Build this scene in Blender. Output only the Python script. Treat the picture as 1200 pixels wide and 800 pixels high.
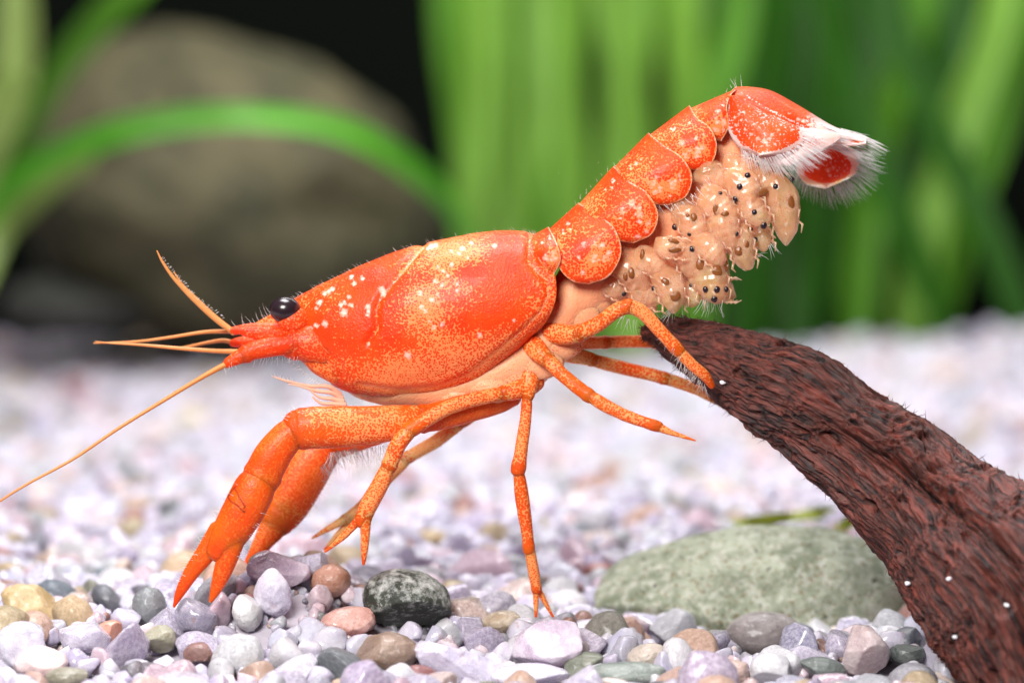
import bpy, bmesh, math, random
import numpy as np
rng = np.random.default_rng(11); random.seed(5)
for o in list(bpy.data.objects): bpy.data.objects.remove(o)
scene = bpy.context.scene
col = scene.collection

# ---------------------------------------------------------------- camera, world, lamps (lengths below are written in centimetres)
U = 0.01                                   # scene unit = metre
D, CAMZ, F = 20.0, 2.875, 4000.0           # distance to the crayfish, camera height, focal length in photo pixels
PITCH = math.atan((400-155)/F)
cam = bpy.data.objects.new('camera', bpy.data.cameras.new('camera')); col.objects.link(cam)
cam.location = (0, -D*U, CAMZ*U); cam.rotation_euler = (math.pi/2-PITCH, 0, 0)
cam.data.sensor_width = 36; cam.data.lens = 36*F/1200
cam.data.clip_start = 0.005; cam.data.clip_end = 20
cam.data.dof.use_dof = True; cam.data.dof.focus_distance = 19.72*U; cam.data.dof.aperture_fstop = 30
scene.camera = cam
world = bpy.data.worlds.new('World'); scene.world = world; world.use_nodes = True
bg = world.node_tree.nodes['Background']; bg.inputs[0].default_value = (0.75, 0.78, 1, 1); bg.inputs[1].default_value = 0.03
def lamp(name, loc, target, size, power, color):
    L = bpy.data.lights.new(name, 'AREA'); L.shape = 'RECTANGLE'; L.size = size[0]*U; L.size_y = size[1]*U
    L.energy = power; L.color = color
    o = bpy.data.objects.new(name, L); col.objects.link(o)
    from mathutils import Vector
    o.location = Vector(loc)*U
    o.rotation_euler = (Vector(target)-Vector(loc)).to_track_quat('-Z', 'Y').to_euler()
    return o
lamp('tank_light', (-2, 3, 24), (0, 5, 0), (13, 9), 0.84, (0.97, 0.96, 1))
lamp('flash_softbox', (-5, -15, 11), (0, 0, 1.2), (7, 6), 0.56, (1, 0.97, 0.94))
lamp('back_light', (5, 18, 20), (3, 28, 2), (24, 10), 0.75, (1, 1, 0.95))
vs = scene.view_settings; vs.view_transform = 'Standard'; vs.look = 'None'; vs.gamma = 1; vs.exposure = 0; vs.use_curve_mapping = False
scene.render.engine = 'CYCLES'; scene.cycles.transparent_max_bounces = 24

# ---------------------------------------------------------------- helpers
cp, sp = math.cos(PITCH), math.sin(PITCH)
def at(px, py, y=0.0):
    """photo pixel + distance behind the crayfish plane (cm) -> place in the tank (cm)"""
    px, py, y = np.broadcast_arrays(np.asarray(px, float), np.asarray(py, float), np.asarray(y, float))
    a = (px-600)/F; b = (400-py)/F
    dy = cp+b*sp; dz = -sp+b*cp
    k = (y+D)/dy
    return np.stack([a*k, y, CAMZ+dz*k], -1)
def proj(P):
    P = np.asarray(P, float); v = P-np.array([0, -D, CAMZ])
    f = v[..., 1]*cp-v[..., 2]*sp; u = v[..., 1]*sp+v[..., 2]*cp
    return 600+F*v[..., 0]/f, 400-F*u/f
PX = 1/200.0
def sstep(x, a, b):
    t = np.clip((x-a)/(b-a), 0, 1); return t*t*(3-2*t)
def hash3(i, j, k, seed=0):
    n = (i.astype(np.int64)*374761393+j.astype(np.int64)*668265263+k.astype(np.int64)*2147483647+seed*974634777) & 0xffffffff
    n = ((n ^ (n >> 13))*1274126177) & 0xffffffff
    n = ((n ^ (n >> 16))*2246822519) & 0xffffffff
    return ((n ^ (n >> 15)) & 0xffffff)/float(0xffffff)
def vnoise(P, seed=0):
    P = np.asarray(P, float); i = np.floor(P); f = P-i; f = f*f*(3-2*f); i = i.astype(np.int64)
    r = 0
    for a in (0, 1):
        for b in (0, 1):
            for c in (0, 1):
                w = (f[..., 0] if a else 1-f[..., 0])*(f[..., 1] if b else 1-f[..., 1])*(f[..., 2] if c else 1-f[..., 2])
                r = r+w*hash3(i[..., 0]+a, i[..., 1]+b, i[..., 2]+c, seed)
    return r*2-1
def fbm(P, o=4, seed=0):
    r = 0; a = 1
    for k in range(o): r = r+a*vnoise(np.asarray(P)*2**k+k*17.3, seed+k); a *= .5
    return r/1.9
def crom(P, n):
    """Catmull-Rom resampling of rows to n rows"""
    P = np.asarray(P, float); m = len(P)
    if m == 2: return P[0]+(P[1]-P[0])*np.linspace(0, 1, n)[:, None]
    Q = np.vstack([2*P[0]-P[1], P, 2*P[-1]-P[-2]])
    s = np.linspace(0, m-1, n); i = np.minimum(s.astype(int), m-2); t = (s-i)[:, None]
    a, b, c, d = Q[i], Q[i+1], Q[i+2], Q[i+3]
    return .5*(2*b+(c-a)*t+(2*a-5*b+4*c-d)*t*t+(3*b-a-3*c+d)*t**3)
def polydist(px, py, line):
    line = np.asarray(line, float); best = np.full(np.shape(px), 1e9)
    for (x0, y0), (x1, y1) in zip(line[:-1], line[1:]):
        dx, dy = x1-x0, y1-y0; t = np.clip(((px-x0)*dx+(py-y0)*dy)/(dx*dx+dy*dy+1e-9), 0, 1)
        best = np.minimum(best, np.hypot(px-x0-t*dx, py-y0-t*dy))
    return best
def grid_faces(nu, nv, wrap=False):
    m = nv if wrap else nv-1
    i, j = np.meshgrid(np.arange(nu-1), np.arange(m), indexing='ij')
    j2 = (j+1) % nv
    return np.stack([i*nv+j, i*nv+j2, (i+1)*nv+j2, (i+1)*nv+j], -1).reshape(-1, 4)
class Geo:
    """vertices, faces and per-vertex attributes of one mesh"""
    def __init__(s): s.V = []; s.F = []; s.A = {}; s.n = 0
    def add(s, V, Fq, **A):
        V = np.asarray(V, float).reshape(-1, 3); n = len(V)
        s.V.append(V); s.F.append(np.asarray(Fq)+s.n)
        for k in set(list(A)+list(s.A)):
            if k not in s.A: s.A[k] = []
        for k in s.A:
            v = A.get(k, None); w = 3 if k in ('ca', 'cb', 'pc') else 1
            while sum(len(q) for q in s.A[k]) < s.n: s.A[k].append(np.zeros((s.n-sum(len(q) for q in s.A[k]), w)))
            if v is None: v = np.zeros((n, w))
            v = np.asarray(v, float)
            if w == 3 and v.ndim == 1: v = np.tile(v, (n, 1))
            if w == 1: v = np.broadcast_to(v, (n,)+v.shape[1:]) if v.ndim == 0 else v
            s.A[k].append(v.reshape(n, w))
        s.n += n
def mesh_data(name, V, Fl, attrs=None, smooth=True):
    me = bpy.data.meshes.new(name); V = np.asarray(V, np.float32)*U
    Fl = [np.asarray(f, np.int32) for f in (Fl if isinstance(Fl, list) else [Fl])]
    loops = np.concatenate([f.ravel() for f in Fl]); tot = np.concatenate([np.full(len(f), f.shape[1], np.int32) for f in Fl])
    start = np.concatenate([[0], np.cumsum(tot)[:-1]]).astype(np.int32)
    me.vertices.add(len(V)); me.vertices.foreach_set('co', V.ravel())
    me.loops.add(len(loops)); me.loops.foreach_set('vertex_index', loops)
    me.polygons.add(len(tot)); me.polygons.foreach_set('loop_start', start); me.polygons.foreach_set('loop_total', tot)
    if smooth: me.polygons.foreach_set('use_smooth', np.ones(len(tot), bool))
    for k, a in (attrs or {}).items():
        a = np.asarray(a, np.float32)
        if a.ndim == 2 and a.shape[1] == 3:
            at_ = me.attributes.new(k, 'FLOAT_COLOR', 'POINT'); at_.data.foreach_set('color', np.hstack([a, np.ones((len(a), 1), np.float32)]).ravel())
        else:
            at_ = me.attributes.new(k, 'FLOAT', 'POINT'); at_.data.foreach_set('value', a.ravel())
    me.update(calc_edges=True); me.validate()
    return me
def link(name, me, mat=None, parent=None, loc=None):
    o = bpy.data.objects.new(name, me)
    if mat is not None and not me.materials: me.materials.append(mat)
    col.objects.link(o)
    if parent is not None: o.parent = parent
    if loc is not None: o.location = np.asarray(loc)*U
    return o
ORG = {}
def obj(name, g, mat, parent=None, origin=None, smooth=True):
    V = np.vstack(g.V); A = {k: np.vstack(v) for k, v in g.A.items()}
    by = {}
    for f in g.F: by.setdefault(f.shape[1], []).append(f)
    Fl = [np.vstack(v) for v in by.values()]
    if parent is not None: org = ORG[parent.name]
    else: org = np.asarray(origin if origin is not None else (0, 0, 0), float)
    o = link(name, mesh_data(name, V-org, Fl, A, smooth), mat, parent, None if parent is not None else org)
    ORG[o.name] = org if parent is not None else org
    return o
def thing(name, label, cat, origin, group=None):
    o = bpy.data.objects.new(name, None); col.objects.link(o); o.empty_display_size = .002
    o.location = np.asarray(origin)*U; ORG[o.name] = np.asarray(origin, float)
    return tag(o, label, cat, group)
def tag(o, label=None, cat=None, group=None, kind=None):
    if label: o['label'] = label
    if cat: o['category'] = cat
    if group: o['group'] = group
    if kind: o['kind'] = kind
    return o
def grid_normals(G, wrap=False):
    du = np.gradient(G, axis=0)
    dv = (np.roll(G, -1, 1)-np.roll(G, 1, 1)) if wrap else np.gradient(G, axis=1)
    n = np.cross(du, dv); return n/(np.linalg.norm(n, axis=-1, keepdims=True)+1e-12)
def frames(P):
    T = np.gradient(P, axis=0); T /= np.linalg.norm(T, axis=1, keepdims=True)+1e-12
    N = np.zeros_like(P); ref = np.array([0, -1., 0])
    if abs(T[0] @ ref) > .9: ref = np.array([0, 0, 1.])
    n = ref-T[0]*(ref @ T[0]); N[0] = n/np.linalg.norm(n)
    for i in range(1, len(P)):
        n = N[i-1]-T[i]*(N[i-1] @ T[i]); N[i] = n/(np.linalg.norm(n)+1e-12)
    return T, N, np.cross(T, N)
def tube(P, r, n=14, flat=1.0, cap=True):
    """tube through the rows of P (cm) with radius r per row; flat squeezes it along the first normal (depth)"""
    P = np.asarray(P, float); r = np.asarray(r, float)
    if cap:
        d0 = P[0]-P[1]; d1 = P[-1]-P[-2]
        d0 /= np.linalg.norm(d0)+1e-12; d1 /= np.linalg.norm(d1)+1e-12
        q = np.array([.97, .8, .45, .03])
        P = np.vstack([P[0]+d0*r[0]*q[::-1, None]*0+d0*r[0]*np.sqrt(1-q[::-1]**2)[:, None]*.8, P, P[-1]+d1*r[-1]*np.sqrt(1-q**2)[:, None]*.8])
        r = np.concatenate([r[0]*q[::-1], r, r[-1]*q])
    T, N, B = frames(P); th = np.linspace(0, 2*math.pi, n, endpoint=False)
    G = P[:, None]+r[:, None, None]*(flat*np.cos(th)[None, :, None]*N[:, None]+np.sin(th)[None, :, None]*B[:, None])
    s = np.concatenate([[0], np.cumsum(np.linalg.norm(np.diff(P, axis=0), axis=1))]); s /= s[-1]
    return G, np.repeat(s[:, None], n, 1)
def hairs(roots, dirs, length, r=.0022, bend=.25, seed=1, jit=.12):
    """thin tapering curved setae"""
    R = np.random.default_rng(seed); roots = np.asarray(roots, float); n = len(roots)
    d = np.asarray(dirs, float)+R.normal(0, jit, (n, 3)); d /= np.linalg.norm(d, axis=1, keepdims=True)
    L = np.broadcast_to(np.asarray(length, float), (n,))*R.uniform(.6, 1.15, n)
    w = R.normal(0, 1, (n, 3)); w -= d*(w*d).sum(1, keepdims=True); w /= np.linalg.norm(w, axis=1, keepdims=True); v = np.cross(d, w)
    V = []; ks = [0, .35, .7, 1.0]
    for k in ks:
        c = roots+d*(L*k)[:, None]+w*(L*bend*k*k)[:, None]
        rr = r*(1-.8*k)
        for a in (0, 2.1, 4.2): V.append(c+rr*(math.cos(a)*w+math.sin(a)*v))
    V = np.stack(V, 1).reshape(-1, 3); Fq = []
    for k in range(3):
        for a in range(3):
            b = (a+1) % 3; Fq.append([k*3+a, k*3+b, k*3+3+b, k*3+3+a])
    Fq = (np.array(Fq)[None]+(np.arange(n)*12)[:, None, None]).reshape(-1, 4)
    return V, Fq
def lin(*c):
    c = np.array(c, float)/255; return np.where(c <= .04045, c/12.92, ((c+.055)/1.055)**2.4)

# ---------------------------------------------------------------- materials
class NT:
    def __init__(s, name):
        s.m = bpy.data.materials.new(name); s.m.use_nodes = True; s.t = s.m.node_tree
        s.b = s.t.nodes['Principled BSDF']; s.out = s.t.nodes['Material Output']
    def n(s, typ, **k):
        q = s.t.nodes.new(typ)
        for a, v in k.items():
            if a.startswith('i_'): 
                key = a[2:]; key = int(key) if key.isdigit() else key.replace('_', ' ')
                if hasattr(v, 'is_output'): s.t.links.new(v, q.inputs[key])
                else: q.inputs[key].default_value = v
            else: setattr(q, a, v)
        return q
    def set(s, **k):
        for a, v in k.items():
            a = a.replace('_', ' ')
            if hasattr(v, 'is_output'): s.t.links.new(v, s.b.inputs[a])
            else: s.b.inputs[a].default_value = v
    def coord(s, scale):
        c = s.n('ShaderNodeTexCoord'); m = s.n('ShaderNodeVectorMath', operation='SCALE'); s.t.links.new(c.outputs['Object'], m.inputs[0])
        m.inputs['Scale'].default_value = scale/U; return m.outputs[0]
    def attr(s, name, out='Fac'): return s.n('ShaderNodeAttribute', attribute_name=name).outputs[out]
    def math(s, op, a, b=0.0, c=0.0, clamp=False):
        return s.n('ShaderNodeMath', operation=op, use_clamp=clamp, i_0=a, i_1=b, i_2=c).outputs[0]
    def mix(s, f, a, b, blend='MIX'):
        q = s.n('ShaderNodeMix', data_type='RGBA', blend_type=blend)
        for i, v in ((0, f), (6, a), (7, b)):
            if hasattr(v, 'is_output'): s.t.links.new(v, q.inputs[i])
            else: q.inputs[i].default_value = v if i == 0 else (tuple(v)+(1,))[:4]
        return q.outputs[2]
    def noise(s, vec, scale=1.0, detail=4, rough=.55): return s.n('ShaderNodeTexNoise', i_Vector=vec, i_Scale=scale, i_Detail=detail, i_Roughness=rough).outputs[0]
    def rng(s, v, a, b, c=0.0, d=1.0): return s.n('ShaderNodeMapRange', i_0=v, i_1=a, i_2=b, i_3=c, i_4=d).outputs[0]
    def bump(s, h, dist, strength=1.0):
        return s.n('ShaderNodeBump', i_Height=h, i_Distance=dist*U, i_Strength=strength).outputs[0]

def shell_material():
    t = NT('speckled_shell'); co = t.coord(1)
    vor = t.n('ShaderNodeTexVoronoi', i_Vector=co, i_Scale=80.0).outputs['Distance']
    ns = t.noise(co, 4, 2)
    dens = t.math('ADD', t.attr('dens'), t.math('MULTIPLY', t.math('SUBTRACT', ns, .5), .6))
    dot = t.rng(t.math('SUBTRACT', dens, vor), -.09, .09)
    ca = t.mix(t.rng(t.noise(co, 5, 2), .35, .7), t.attr('ca', 'Color'), t.mix(1.0, t.attr('ca', 'Color'), (1.0, 1.9, 1.5), 'MULTIPLY'))
    c = t.mix(dot, t.attr('cb', 'Color'), ca)
    wn = t.rng(t.math('ADD', t.attr('white'), t.math('MULTIPLY', t.math('SUBTRACT', t.noise(co, 60, 2), .5), 1.3)), .3, .95)
    c = t.mix(t.math('MULTIPLY', wn, .8), c, (.92, .68, .56))
    c = t.mix(t.attr('dark'), c, (.10, .012, .006))
    t.set(Base_Color=c, Roughness=.42, Subsurface_Weight=.45, Subsurface_Scale=.0010, Specular_IOR_Level=.22, Coat_Weight=.05, Coat_Roughness=.1)
    t.b.inputs['Subsurface Radius'].default_value = (1, .35, .18)
    t.set(Normal=t.bump(t.math('ADD', t.noise(co, 60, 4), t.math('MULTIPLY', vor, .6)), .005, .7))
    return t.m
def flesh_material():
    t = NT('translucent_hatchling'); co = t.coord(1)
    v = t.n('ShaderNodeTexVoronoi', feature='DISTANCE_TO_EDGE', i_Vector=t.n('ShaderNodeVectorMath', operation='ADD', i_0=co, i_1=t.n('ShaderNodeTexNoise', i_Vector=co, i_Scale=14.0).outputs['Color']).outputs[0], i_Scale=9.0).outputs['Distance']
    line = t.rng(v, .0, .05, 1, 0)
    line = t.math('MULTIPLY', line, t.rng(t.noise(co, 7, 2), .38, .55))
    c = t.mix(t.rng(t.noise(co, 8, 3), .3, .7), (1.0, .43, .19), (1.0, .62, .42))
    c = t.mix(line, c, (.85, .2, .05))
    t.set(Base_Color=c, Roughness=.2, Subsurface_Weight=.6, Subsurface_Scale=.0016, Coat_Weight=.4, Coat_Roughness=.1, Alpha=t.rng(t.noise(co, 5, 3), .35, .65, .30, .56))
    t.b.inputs['Subsurface Radius'].default_value = (1, .5, .3)
    return t.m
def simple(name, c, rough=.5, **k):
    t = NT(name); co = t.coord(1)
    t.set(Base_Color=t.mix(t.noise(co, 25, 3), [x*.8 for x in c], [min(1, x*1.15) for x in c]), Roughness=rough, **k); return t.m
def stone_material(name, src, quartz):
    t = NT(name); co = t.coord(1)
    if src == 'object':
        oi = t.n('ShaderNodeObjectInfo'); base = t.mix(1.0, oi.outputs['Color'], (1.04, 1.02, 1.06) if quartz else (1, 1, 1), 'MULTIPLY')
        off = t.n('ShaderNodeVectorMath', operation='SCALE', i_0=t.n('ShaderNodeCombineXYZ', i_0=oi.outputs['Random'], i_1=oi.outputs['Random'], i_2=0.5).outputs[0]); off.inputs['Scale'].default_value = 37
        co = t.n('ShaderNodeVectorMath', operation='ADD', i_0=co, i_1=off.outputs[0]).outputs[0]
    else: base = t.mix(1.0, t.attr('pc', 'Color'), (.74, .74, .76), 'MULTIPLY')
    cl = t.noise(co, 7, 5, .6); fine = t.noise(co, 40, 4, .65)
    if quartz:
        c = t.mix(t.rng(cl, .35, .7), t.mix(1.0, base, (1.12, 1.1, 1.18), 'MULTIPLY'), t.mix(.35, base, (.9, .88, .92)))
        c = t.mix(t.math('MULTIPLY', t.rng(t.noise(co, 13, 4), .64, .72), .5), c, (.42, .22, .16))
        t.set(Base_Color=c, Roughness=t.rng(fine, .3, .7, .10, .34), Subsurface_Weight=.3, Subsurface_Scale=.0012, Transmission_Weight=t.rng(cl, .4, .62, .42, .1) if src == 'object' else 0., IOR=1.3, Coat_Weight=.5, Coat_Roughness=.06)
        t.b.inputs['Subsurface Radius'].default_value = (1, .9, 1)
    else:
        c = t.mix(t.rng(cl, .3, .72), t.mix(1.0, base, (.62, .62, .62), 'MULTIPLY'), t.mix(.14, base, (.85, .82, .8)))
        c = t.mix(t.math('MULTIPLY', t.rng(fine, .6, .72), .35), c, (.8, .79, .8))
        c = t.mix(t.math('MULTIPLY', t.rng(t.noise(co, 55, 2), .66, .72), .6), c, (.05, .045, .05))
        t.set(Base_Color=c, Roughness=t.rng(fine, .3, .7, .28, .5), Coat_Weight=.2, Coat_Roughness=.12)
    t.set(Normal=t.bump(t.math('ADD', t.noise(co, 24, 5, .65), t.math('MULTIPLY', fine, .5)), .02, .55))
    return t.m
def crust_material():
    t = NT('crusted_stone'); co = t.coord(1)
    z = t.n('ShaderNodeSeparateXYZ', i_0=co).outputs[2]; n = t.noise(co, 22, 6, .7); n2 = t.noise(co, 5, 4, .6)
    c = t.mix(t.rng(n2, .35, .65), (.022, .026, .020), (.07, .085, .06))
    k = t.math('ADD', t.math('MULTIPLY', z, 1.0), t.math('ADD', t.math('MULTIPLY', t.math('SUBTRACT', n, .5), 1.5), t.math('MULTIPLY', t.math('SUBTRACT', n2, .5), .9)))
    c = t.mix(t.rng(k, -.02, .42), c, (.62, .64, .62))
    c = t.mix(t.math('MULTIPLY', t.rng(t.noise(co, 34, 4, .7), .6, .68), .7), c, (.6, .6, .58))
    t.set(Base_Color=c, Roughness=.5, Normal=t.bump(n, .02, .7)); return t.m
CRUST = crust_material()
SHELL = shell_material(); HATCH = flesh_material()
EYE = simple('black_eye', (.022, .012, .016), .22)
SPOT = simple('brown_yolk', (.24, .075, .015), .35, Subsurface_Weight=.3, Subsurface_Scale=.0004)
ANT = simple('amber_feeler', (.62, .23, .05), .4, Subsurface_Weight=.3, Subsurface_Scale=.0005)
HAIR = simple('pale_bristle', (.9, .84, .82), .4, Transmission_Weight=.3, IOR=1.1)
def fringe_material():
    t = NT('frosty_membrane'); co = t.coord(1)
    t.set(Base_Color=t.mix(t.noise(co, 30, 3), (.92, .84, .82), (.98, .96, .96)), Roughness=.35, Alpha=.5)
    return t.m
FRINGE = fringe_material()
Q_OBJ, S_OBJ = stone_material('quartz_pebble', 'object', True), stone_material('mottled_stone', 'object', False)
Q_ATT, S_ATT = stone_material('quartz_gravel', 'attr', True), stone_material('stone_gravel', 'attr', False)
def leaf_material(name, c):
    t = NT(name); co = t.coord(1)
    w = t.n('ShaderNodeTexWave', i_Vector=t.attr('pc', 'Vector'), i_Scale=9.0, i_Distortion=.5)
    c2 = t.mix(t.noise(co, .9, 4), [x*.55 for x in c], [min(1, x*1.25) for x in c])
    c2 = t.mix(t.math('MULTIPLY', w.outputs[0], .25), c2, [min(1, x*1.5) for x in c])
    t.set(Base_Color=c2, Roughness=.4)
    tr = t.n('ShaderNodeBsdfTranslucent', i_Color=c2); mx = t.n('ShaderNodeMixShader', i_0=.45)
    t.t.links.new(t.b.outputs[0], mx.inputs[1]); t.t.links.new(tr.outputs[0], mx.inputs[2]); t.t.links.new(mx.outputs[0], t.out.inputs[0])
    return t.m
LEAF = leaf_material('ribbon_leaf', (.12, .34, .02)); LEAF2 = leaf_material('dark_ribbon_leaf', (.03, .13, .008))
LEAF4 = leaf_material('light_ribbon_leaf', (.24, .48, .06))
LEAF3 = leaf_material('pale_ribbon_leaf', (.42, .56, .16))
def wood_material():
    t = NT('fibrous_wood'); co = t.coord(1)
    f = t.attr('fibre'); n2 = t.noise(co, 6, 5, .6)
    v = t.n('ShaderNodeVectorMath', operation='MULTIPLY', i_0=t.attr('pc', 'Vector'), i_1=(1.6, 22, 22)).outputs[0]
    fn = t.noise(v, 1.6, 6, .65)
    c = t.mix(t.rng(fn, .40, .64), (.009, .0026, .0024), (.17, .040, .027))  # crevice shade and red fibre highlights painted into the colour, following the bump
    c = t.mix(t.rng(n2, .45, .75), c, t.mix(1.0, c, (1.5, 1.25, 1.15), 'MULTIPLY'))
    c = t.mix(t.math('MULTIPLY', t.rng(f, .2, .9), .45), c, (.20, .066, .043))
    t.set(Base_Color=c, Roughness=.55, Specular_IOR_Level=.5)
    t.set(Normal=t.bump(fn, .035, .9))
    return t.m
WOOD = wood_material()
def rock_material(name, a, b, moss, speck, scale):
    t = NT(name); co = t.coord(1)
    c = t.mix(t.rng(t.noise(co, 2.2*scale, 7, .68), .40, .60), a, b)
    c = t.mix(t.math('MULTIPLY', t.rng(t.noise(co, 9*scale, 5, .65), .48, .62), .6), c, moss)
    c = t.mix(t.math('MULTIPLY', t.rng(t.noise(co, 22*scale, 3, .6), .57, .66), .8), c, speck)
    c = t.mix(t.math('MULTIPLY', t.rng(t.noise(co, 14*scale, 3, .6), .62, .68), .85), c, (.03, .028, .018))
    t.set(Base_Color=c, Roughness=.8, Normal=t.bump(t.noise(co, 12*scale, 6, .7), .05, .8)); return t.m

# ---------------------------------------------------------------- ground
def H(x, y):
    h = .10*np.exp(-((x+1.35)/.8)**2-((y-.05)/.7)**2)+.20*np.exp(-((x+1.36)/.36)**2-((y-.15)/.45)**2)
    h = h-.27*np.exp(-((x-1.55)/1.25)**2-((y-.75)/.85)**2)-.21*sstep(-y, -.1, 1.2)*1.2-.35*sstep(-y, 1.3, 3.5)-.10*np.exp(-((x-3.0)/1.0)**2-((y+1.2)/1.2)**2)
    h = h+.55*np.exp(-((x-8)/4.5)**2-((y-22)/6)**2)+.12*fbm(np.stack([x*.35, y*.35, 0*x], -1), 3, 5)*sstep(y, 1.5, 6)-.019*np.clip(y-4, 0, 40)
    return h+.03*vnoise(np.stack([x*1.3, y*1.3, 0*x], -1), 9)
def ground_hit(px, py):
    y = np.linspace(-3.5, 34, 1500); P = at(px, py, y); d = P[:, 2]-H(P[:, 0], P[:, 1])
    k = np.argmax(d < 0) if (d < 0).any() else len(y)-1
    return P[k]
SUB = simple('fine_lilac_sand', (.46, .42, .48), .7)
xs = np.linspace(-16, 16, 220); ys = np.linspace(-3.6, 32, 260)
X, Y = np.meshgrid(xs, ys, indexing='ij'); g = Geo(); g.add(np.stack([X, Y, H(X, Y)-.09], -1), grid_faces(220, 260))
bed = tag(obj('gravel_bed', g, SUB), kind='structure')
g = Geo(); g.add([[-40, 31.5, -3], [40, 31.5, -3], [40, 31.5, 30], [-40, 31.5, 30]], [[0, 1, 2, 3]]); g.add([[-40, 31.8, -3], [40, 31.8, -3], [40, 31.8, 30], [-40, 31.8, 30]], [[3, 2, 1, 0]])
tag(obj('tank_back_wall', g, simple('black_backdrop', (.004, .005, .004), .9, Specular_IOR_Level=0.)), kind='structure')

# ---------------------------------------------------------------- stones
ICO = {}
for s in (2, 3, 4, 5, 6):
    bm = bmesh.new(); bmesh.ops.create_icosphere(bm, subdivisions=s, radius=1)
    ICO[s] = (np.array([v.co[:] for v in bm.verts]), np.array([[v.index for v in f.verts] for f in bm.faces])); bm.free()
def stone_shape(level, seed, facets=5, lump=.18, fine=.02):
    R = np.random.default_rng(seed); V = ICO[level][0].copy()
    V *= (1+lump*fbm(V*1.1+seed*3.1, 3, seed)[:, None])
    for k in range(facets):
        n = R.normal(0, 1, 3); n /= np.linalg.norm(n); d = R.uniform(.45, .8)
        e = V @ n-d; V -= n*(np.where(e > 0, e*.88, 0))[:, None]
    V *= (1+fine*fbm(V*6+seed, 3, seed+5)[:, None])
    return V/np.abs(V).max(0)
def rotm(R, full=True):
    q = R.normal(0, 1, 4); q /= np.linalg.norm(q); w, x, y, z = q
    return np.array([[1-2*(y*y+z*z), 2*(x*y-z*w), 2*(x*z+y*w)], [2*(x*y+z*w), 1-2*(x*x+z*z), 2*(y*z-x*w)], [2*(x*z-y*w), 2*(y*z+x*w), 1-2*(x*x+y*y)]])
HERO = []
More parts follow.
